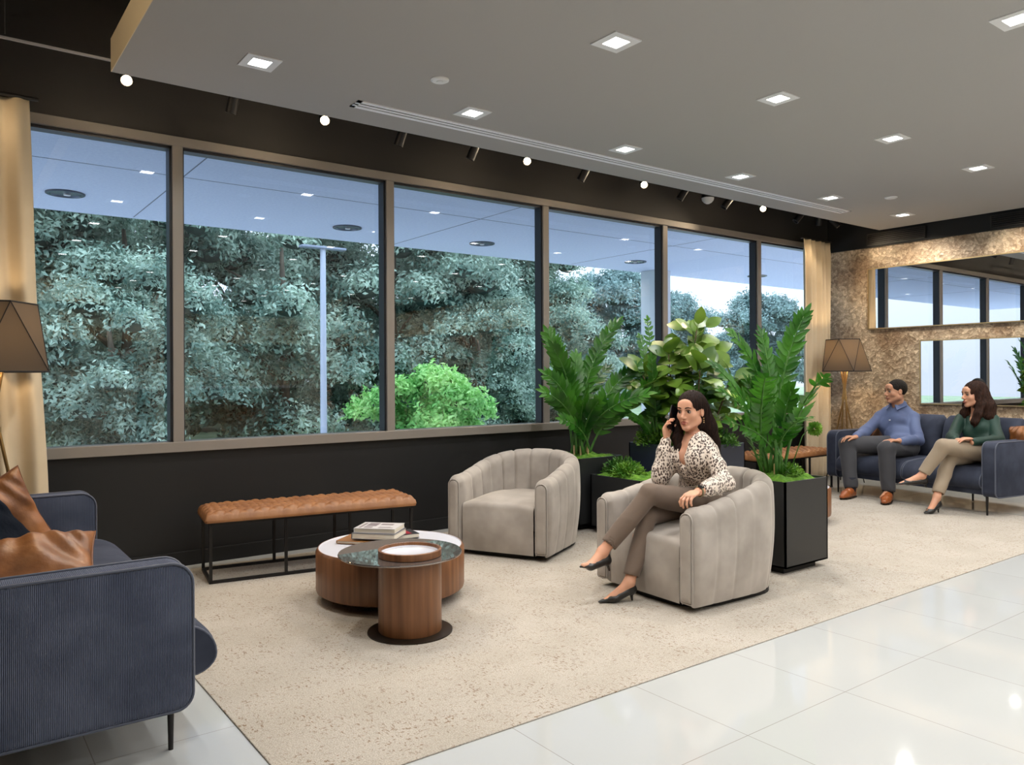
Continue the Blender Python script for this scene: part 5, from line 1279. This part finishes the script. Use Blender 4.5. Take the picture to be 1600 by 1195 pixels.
# phone: slab with camera bump, top at the ear and foot towards the mouth
pf = (f_*.45-u_*.9).normalized(); pn = (r_*-1+f_*.12).normalized(); pn = (pn-pf*pn.dot(pf)).normalized(); ps = pf.cross(pn)
Mp = Matrix.Identity(4)
for i, ax in enumerate((ps, pf, pn)):
    for j in range(3): Mp[j][i] = ax[j]
Mp.translation = pc
ph = MB().prism(rrect(.074, .152, .012, 5), -.004, .004, bev=.002).build('mobile_phone', mat('phone_black', (.008, .008, .009), .2, spec=.6), smooth=40); ph.matrix_world = Mp
tag(ph, 'black mobile phone held to the ear of the woman in the spotted blouse', 'phone')
MB().prism(rrect(.068, .146, .009, 5), .004, .0045).build('screen', mat('phone_screen', (.004, .004, .006), .04), ph)
MB().prism(rrect(.026, .030, .006, 4, .018, -.055), -.0062, -.004).build('camera_bump', mat('phone_camera', (.02, .02, .022), .2), ph)

# ------------------------------------------------------------------ man on the far sofa
T2 = thing('person', 'seated man in a blue shirt, charcoal trousers and brown shoes, hands on knees', 'person', (8.05, 4.2, RG))
with Kids(T2):
    S = 1.10; hd = at(1399, 612, 8.40); fw = Vector((-.86, .50, -.02)); fr = frame(fw); r_, f_, u_ = fr
    pel = Vector((8.22, 4.17, .53)); chst = at(1401, 668, 8.42); nk = at(1403, 633, 8.44); SL, SR = at(1428, 653, 8.34), at(1374, 651, 8.54)
    EL, WL = at(1434, 688, 8.12), at(1404, 689, 7.93); ER, WR = at(1349, 677, 8.45), at(1337, 683, 8.27)
    hipL, hipR = pel+Vector((-.02, -.10, 0)), pel+Vector((0, .10, 0)); knL, knR = Vector((7.76, 4.08, .545)), Vector((7.80, 4.53, .555)); anL, anR = at(1388, 768, 7.86), at(1330, 763, 8.17)
    lo, hi = bounds([hd, pel, SL, SR, EL, WL, ER, WR, knL, knR, at(1366, 788, 7.8), at(1306, 782, 7.95), hd+Vector((0, 0, .14))], .14); lo[2] = 0
    F = Field(lo, hi, .0055); head_prims(F, hd, fr, S, False); F.cone(hd-u_*.06*S-f_*.02, nk-Vector((0, 0, .04)), .058, .066, .02)
    torso(F, pel, chst, nk, SL, SR, (-1, .1, 0), False, -.004); limb(F, SL, EL, WL, (.052, .042, .029)); limb(F, SR, ER, WR, (.052, .042, .029))
    for a_, kk, an_ in ((hipL, knL, anL), (hipR, knR, anR)): F.cone(a_, kk, .085, .058, .03); bareleg(F, kk, an_, (.052, .036)); F.cone(an_, an_+Vector((-.12, 0, -.05)), .034, .024, .01)
    hand(F, WL, knL+Vector((-.03, .01, .09))-WL, (0, 0, -1), -1, (.25, .4, .3), 1.12, .2, (.5, .2, .2)); hand(F, WR, knR+Vector((-.05, .0, .08))-WR, (-.1, 0, -1), 1, (.3, .45, .3), 1.12, .25, (.5, .2, .2))
    F.build('body', M_SKINM, T2, 2); face_details(T2, hd, fr, S, M_LIPM, M_HAIRM, False)
    P = lambda x, y, z: hd+(r_*x+f_*y+u_*z)*S; Mh = npm(r_, f_, u_)
    lo, hi = bounds([hd, hd+Vector((0, 0, .1))], .17); H = Field(lo, hi, .005)
    H.ell(P(0, -.022, .037), np.array((.0765, .096, .087))*S, Mh, .01); H.ell(P(0, .126, -.030), np.array((.09, .078, .082))*S, Mh, .008, 'cut'); H.ell(P(0, .03, -.07), np.array((.10, .075, .075))*S, Mh, .01, 'cut')
    H.ell(P(0, -.06, -.13), np.array((.10, .08, .075))*S, Mh, .01, 'cut'); H.disp(fold(3, .0012, 120, zs=1)); H.build('hair', M_HAIRM, T2, 1)
    lo, hi = bounds([pel, SL, SR, EL, WL, ER, WR, nk], .15); lo[2] = .47; B_ = Field(lo, hi, .0055)
    torso(B_, pel, chst, nk, SL, SR, (-1, .1, 0), False, .014); B_.cone(chst+Vector((0, 0, .1)), nk, .09, .070, .03); B_.cone(SL, nk, .05, .06, .03); B_.cone(SR, nk, .05, .06, .03);
    limb(B_, SL, EL, WL.lerp(EL, .12), (.062, .056, .042), .02); limb(B_, SR, ER, WR.lerp(ER, .12), (.062, .056, .042), .02)
    B_.disp(fold(14, .010, 18, n=4)); B_.cone(nk+Vector((0, 0, .015)), nk+Vector((-.02, 0, .12)), .060, .075, .004, 'cut'); B_.cone(nk+Vector((-.05, .01, .03)), nk+Vector((-.11, .02, -.05)), .034, .008, .006, 'cut')
    B_.plane((0, 0, .50), (0, 0, -1)); sh = B_.build('shirt', M_SHIRT, T2, 1)
    cf = Vector((-1, .1, 0)).normalized(); cs = Vector((-.1, -1, 0)).normalized()
    for sg in (-1, 1):   # collar leaves
        a0 = nk+cs*.076*sg-cf*.035+Vector((0, 0, .040)); b0 = nk+cs*.022*sg+cf*.092+Vector((0, 0, .004)); c0 = nk+cs*.062*sg+cf*.118-Vector((0, 0, .048)); d0 = nk+cs*.106*sg+cf*.01-Vector((0, 0, .004))
        q = MB().face([a0, b0, c0, d0]); o = q.build('collar', M_SHIRT, T2); md = o.modifiers.new('s', 'SOLIDIFY'); md.thickness = .006; md.offset = 0
    for k in range(4):
        p_ = chst+cf*(.122+.006*(k > 1))+Vector((0, 0, .085-.082*k)); q = MB().cyl(p_-cf*.03, p_+cf*.010, .0058, n=12); q.build('shirt_button', M_TRIM, T2)
    lo, hi = bounds([pel, knL, knR, anL, anR], .15); Q_ = Field(lo, hi, .0055); Q_.ell(pel, (.155, .175, .12), None, .03)
    for a_, kk, an_ in ((hipL, knL, anL), (hipR, knR, anR)):
        c_ = an_.lerp(kk, .08); Q_.cone(a_, kk, .105, .080, .03); Q_.cone(kk, c_, .080, .068, .02)
    Q_.disp(fold(19, .007, 14, n=4))
    for kk, an_ in ((knL, anL), (knR, anR)):
        dn = (an_-kk).normalized(); Q_.cone(an_.lerp(kk, .06), an_+dn*.07, .052, .075, .002, 'cut'); Q_.ell(an_+dn*.05, (.085, .085, .062), None, .002, 'cut')
    Q_.build('trousers', M_CHAR, T2, 1)
    for an_, dr in ((anL, Vector((-.93, -.30, 0))), (anR, Vector((-.98, -.1, 0)))):
        dr.normalize(); MB().tube([an_+Vector((0, 0, .12)), an_, an_+dr*.01-Vector((0, 0, .035))], [.052, .048, .044], 20).build('sock', mat('navy_sock', (.008, .010, .020), .9), T2, smooth=True)
        hl = Vector((an_.x, an_.y, .048))-dr*.025; bl = hl+dr*.16; to = hl+dr*.235; lo2, hi2 = bounds([hl, to, an_], .08); lo2[2] = 0; Sf = Field(lo2, hi2, .0045)
        Sf.cone(hl, bl, .040, .046, .02); Sf.cone(bl, to-Vector((0, 0, .012)), .046, .028, .015); Sf.cone(hl+Vector((0, 0, .045)), hl+dr*.09+Vector((0, 0, .02)), .042, .044, .02)
        Sf.plane((0, 0, .018+RG), (0, 0, -1)); Sf.cone(an_, an_+Vector((0, 0, .12)), .046, .06, .003, 'cut') if False else None
        Sf.build('shoe', M_BROGUE, T2, 2)
        q = MB(); sd = dr.cross(Vector((0, 0, 1))); ol = [(-.045, -.03), (-.045, .03), (.03, .040), (.14, .050), (.21, .040), (.262, .012), (.262, -.012), (.21, -.040), (.14, -.050), (.03, -.040)]
        Mx = Matrix.Identity(4); 
        for i, ax in enumerate((dr, -sd, Vector((0, 0, 1)))):
            for j in range(3): Mx[j][i] = ax[j]
        Mx.translation = Vector((hl.x, hl.y, RG)); q.prism(ol, 0, .016, Mx, bev=.003); q.build('shoe_sole', M_BRONZE, T2)
        for k in range(4):
            p_ = hl+dr*(.085+.022*k)+Vector((0, 0, .048-.0085*k)); MB().tube([p_-sd*.024, p_+Vector((0, 0, .008)), p_+sd*.024], .003, 5).build('shoelace', M_BRONZE, T2)

# ------------------------------------------------------------------ woman in green
T3 = thing('person', 'seated woman with long wavy hair in a dark green blouse and beige trousers', 'person', (8.0, 3.3, RG))
with Kids(T3):
    S = 1.06; hd = at(1521, 617, 7.62); fw = Vector((-.84, .53, -.03)); fr = frame(fw); r_, f_, u_ = fr
    pel = Vector((8.12, 3.26, .53)); chst = at(1530, 672, 7.60); nk = at(1527, 641, 7.64); SL, SR = at(1552, 656, 7.52), at(1503, 655, 7.74)
    EL, WL = at(1560, 688, 7.36), at(1520, 691, 7.24); ER, WR = at(1487, 682, 7.60), at(1494, 689, 7.44)
    hipR, hipL = pel+Vector((-.02, -.085, .01)), pel+Vector((-.02, .085, 0)); knT, anT = at(1474, 697, 7.25), at(1441, 742, 7.30); knB, anB = at(1484, 716, 7.35), at(1464, 775, 7.24)
    dT = (at(1405, 756, 7.32)-anT); hT, bT, tT = anT+Vector((.03, 0, -.055)), anT+dT*.62+Vector((0, 0, -.012)), anT+dT*.95
    dB = Vector((-.95, .18, 0)); hB = Vector((anB.x+.015, anB.y, .085)); bB = hB+dB*.105+Vector((0, 0, -.048)); tB = hB+dB*.17+Vector((0, 0, -.060))
    lo, hi = bounds([hd, pel, SL, SR, EL, WL, ER, WR, knT, tT, tB, hd+Vector((0, 0, .14))], .13); lo[2] = 0
    F = Field(lo, hi, .0055); head_prims(F, hd, fr, S, True); F.cone(hd-u_*.06-f_*.02, nk-Vector((0, 0, .03)), .046, .052, .02)
    torso(F, pel, chst, nk, SL, SR, (-1, .15, 0), True, -.004); limb(F, SL, EL, WL, (.044, .036, .025)); limb(F, SR, ER, WR, (.044, .036, .025))
    for a_, kk, an_ in ((hipR, knT, anT), (hipL, knB, anB)): F.cone(a_, kk, .080, .054, .03); bareleg(F, kk, an_, (.050, .032))
    foot_prims(F, anT, hT, bT, tT); foot_prims(F, anB, hB+Vector((0, 0, .004)), bB+Vector((0, 0, .004)), tB+Vector((.02, 0, .004)), .95)
    hand(F, WL+Vector((-.01, 0, .035)), (-.75, .62, -.02), (0, 0, -1), -1, (.2, .3, .2), 1.0, .1, (.3, .2, .2)); hand(F, WR+Vector((0, 0, .02)), (-.3, -.9, -.08), (0, 0, -1), 1, (.2, .3, .2), 1.0, .1, (.3, .2, .2))
    F.build('body', M_SKINF, T3, 2); face_details(T3, hd, fr, S, M_LIP, M_HAIR, True)
    P = lambda x, y, z: hd+(r_*x+f_*y+u_*z)*S; Mh = npm(r_, f_, u_); lo, hi = bounds([hd, P(0, 0, -.30), P(0, 0, .1)], .18); H = Field(lo, hi, .0055)
    H.ell(P(0, -.024, .036), np.array((.086, .104, .096))*S, Mh, .01); H.ell(P(0, -.05, -.05), np.array((.085, .08, .11))*S, Mh, .03)
    H.ell(P(0, .112, -.040), np.array((.080, .074, .105))*S, Mh, .010, 'cut'); H.ell(P(0, .09, -.17), np.array((.05, .07, .09))*S, Mh, .010, 'cut')
    H.chain([P(-.062, -.01, .0), P(-.078, -.01, -.09), P(-.085, .02, -.17), P(-.080, .050, -.24), P(-.072, .052, -.29)], [.036, .042, .044, .036, .012], .02)
    H.chain([P(-.055, -.06, .0), P(-.085, -.085, -.10), P(-.10, -.08, -.20), P(-.095, -.05, -.27)], [.05, .058, .052, .02], .03)
    H.chain([P(.062, -.01, .0), P(.082, .0, -.09), P(.085, .03, -.17), P(.075, .055, -.25)], [.036, .042, .040, .014], .02); H.chain([P(0, -.09, .0), P(0, -.11, -.12), P(0, -.12, -.25)], [.06, .068, .03], .03)
    hc = np.array(hd); rr_, ff_, uu_ = map(np.array, (r_, f_, u_)); H.disp(lambda x, y, z: .0045*np.sin(14*np.arctan2((np.stack([x, y, z], -1)-hc)@rr_, (np.stack([x, y, z], -1)-hc)@ff_+.02)+46*((np.stack([x, y, z], -1)-hc)@uu_)))
    H.build('hair', M_HAIR2, T3, 1)
    lo, hi = bounds([pel, SL, SR, EL, WL, ER, WR, nk], .14); lo[2] = .46; B_ = Field(lo, hi, .0055); torso(B_, pel, chst, nk-Vector((0, 0, .02)), SL, SR, (-1, .15, 0), True, .014)
    limb(B_, SL, EL, WL.lerp(EL, .06), (.056, .054, .036), .02); limb(B_, SR, ER, WR.lerp(ER, .06), (.056, .052, .036), .02); B_.disp(fold(24, .009, 20, n=4))
    B_.cone(nk-Vector((0, 0, .02)), nk+Vector((-.02, 0, .10)), .060, .08, .004, 'cut'); B_.cone(nk+Vector((-.04, .01, .01)), nk+Vector((-.15, .03, -.15)), .066, .010, .006, 'cut'); B_.plane((0, 0, .49), (0, 0, -1))
    B_.build('blouse', M_GREEN, T3, 1)
    lo, hi = bounds([pel, knT, knB, anT, anB], .14); Q_ = Field(lo, hi, .0055); Q_.ell(pel, (.15, .165, .115), None, .03)
    for a_, kk, an_ in ((hipR, knT, anT), (hipL, knB, anB)):
        c_ = an_.lerp(kk, .13); Q_.cone(a_, kk, .100, .068, .03); Q_.cone(kk, c_, .068, .052, .022)
    Q_.disp(fold(29, .006, 14, n=4))
    for kk, an_ in ((knT, anT), (knB, anB)):
        dn = (an_-kk).normalized(); c_ = an_.lerp(kk, .12); Q_.cone(c_-dn*.01, c_+dn*.06, .042, .046, .002, 'cut'); Q_.ell(c_+dn*.062, (.07, .07, .060), None, .002, 'cut')
    Q_.build('trousers', M_BEIGE, T3, 1)
    pump(T3, anT, hT, bT, tT+(tT-bT)*.45, (-.3, 0, .95), s=1.1, hl=.07); pump(T3, anB, hB, bB, tB+(tB-bB)*.3, (-.3, 0, .95), gz=RG, s=1.06)

# cushions of the far sofa
pillow('throw_cushion', 'tan leather cushion tucked between the man and the left arm of the far sofa', (8.40, 4.48, .59), (-.93, .25, .30), (0, 0, 1), .34, .34, .12, M_LEATH2, M_SEAM, 7)
pillow('throw_cushion', 'tan leather cushion beside the woman in green at the right arm of the far sofa', (8.22, 2.98, .66), (-.93, .2, .28), (0.1, .15, 1), .34, .34, .12, M_LEATH2, M_SEAM, 8)
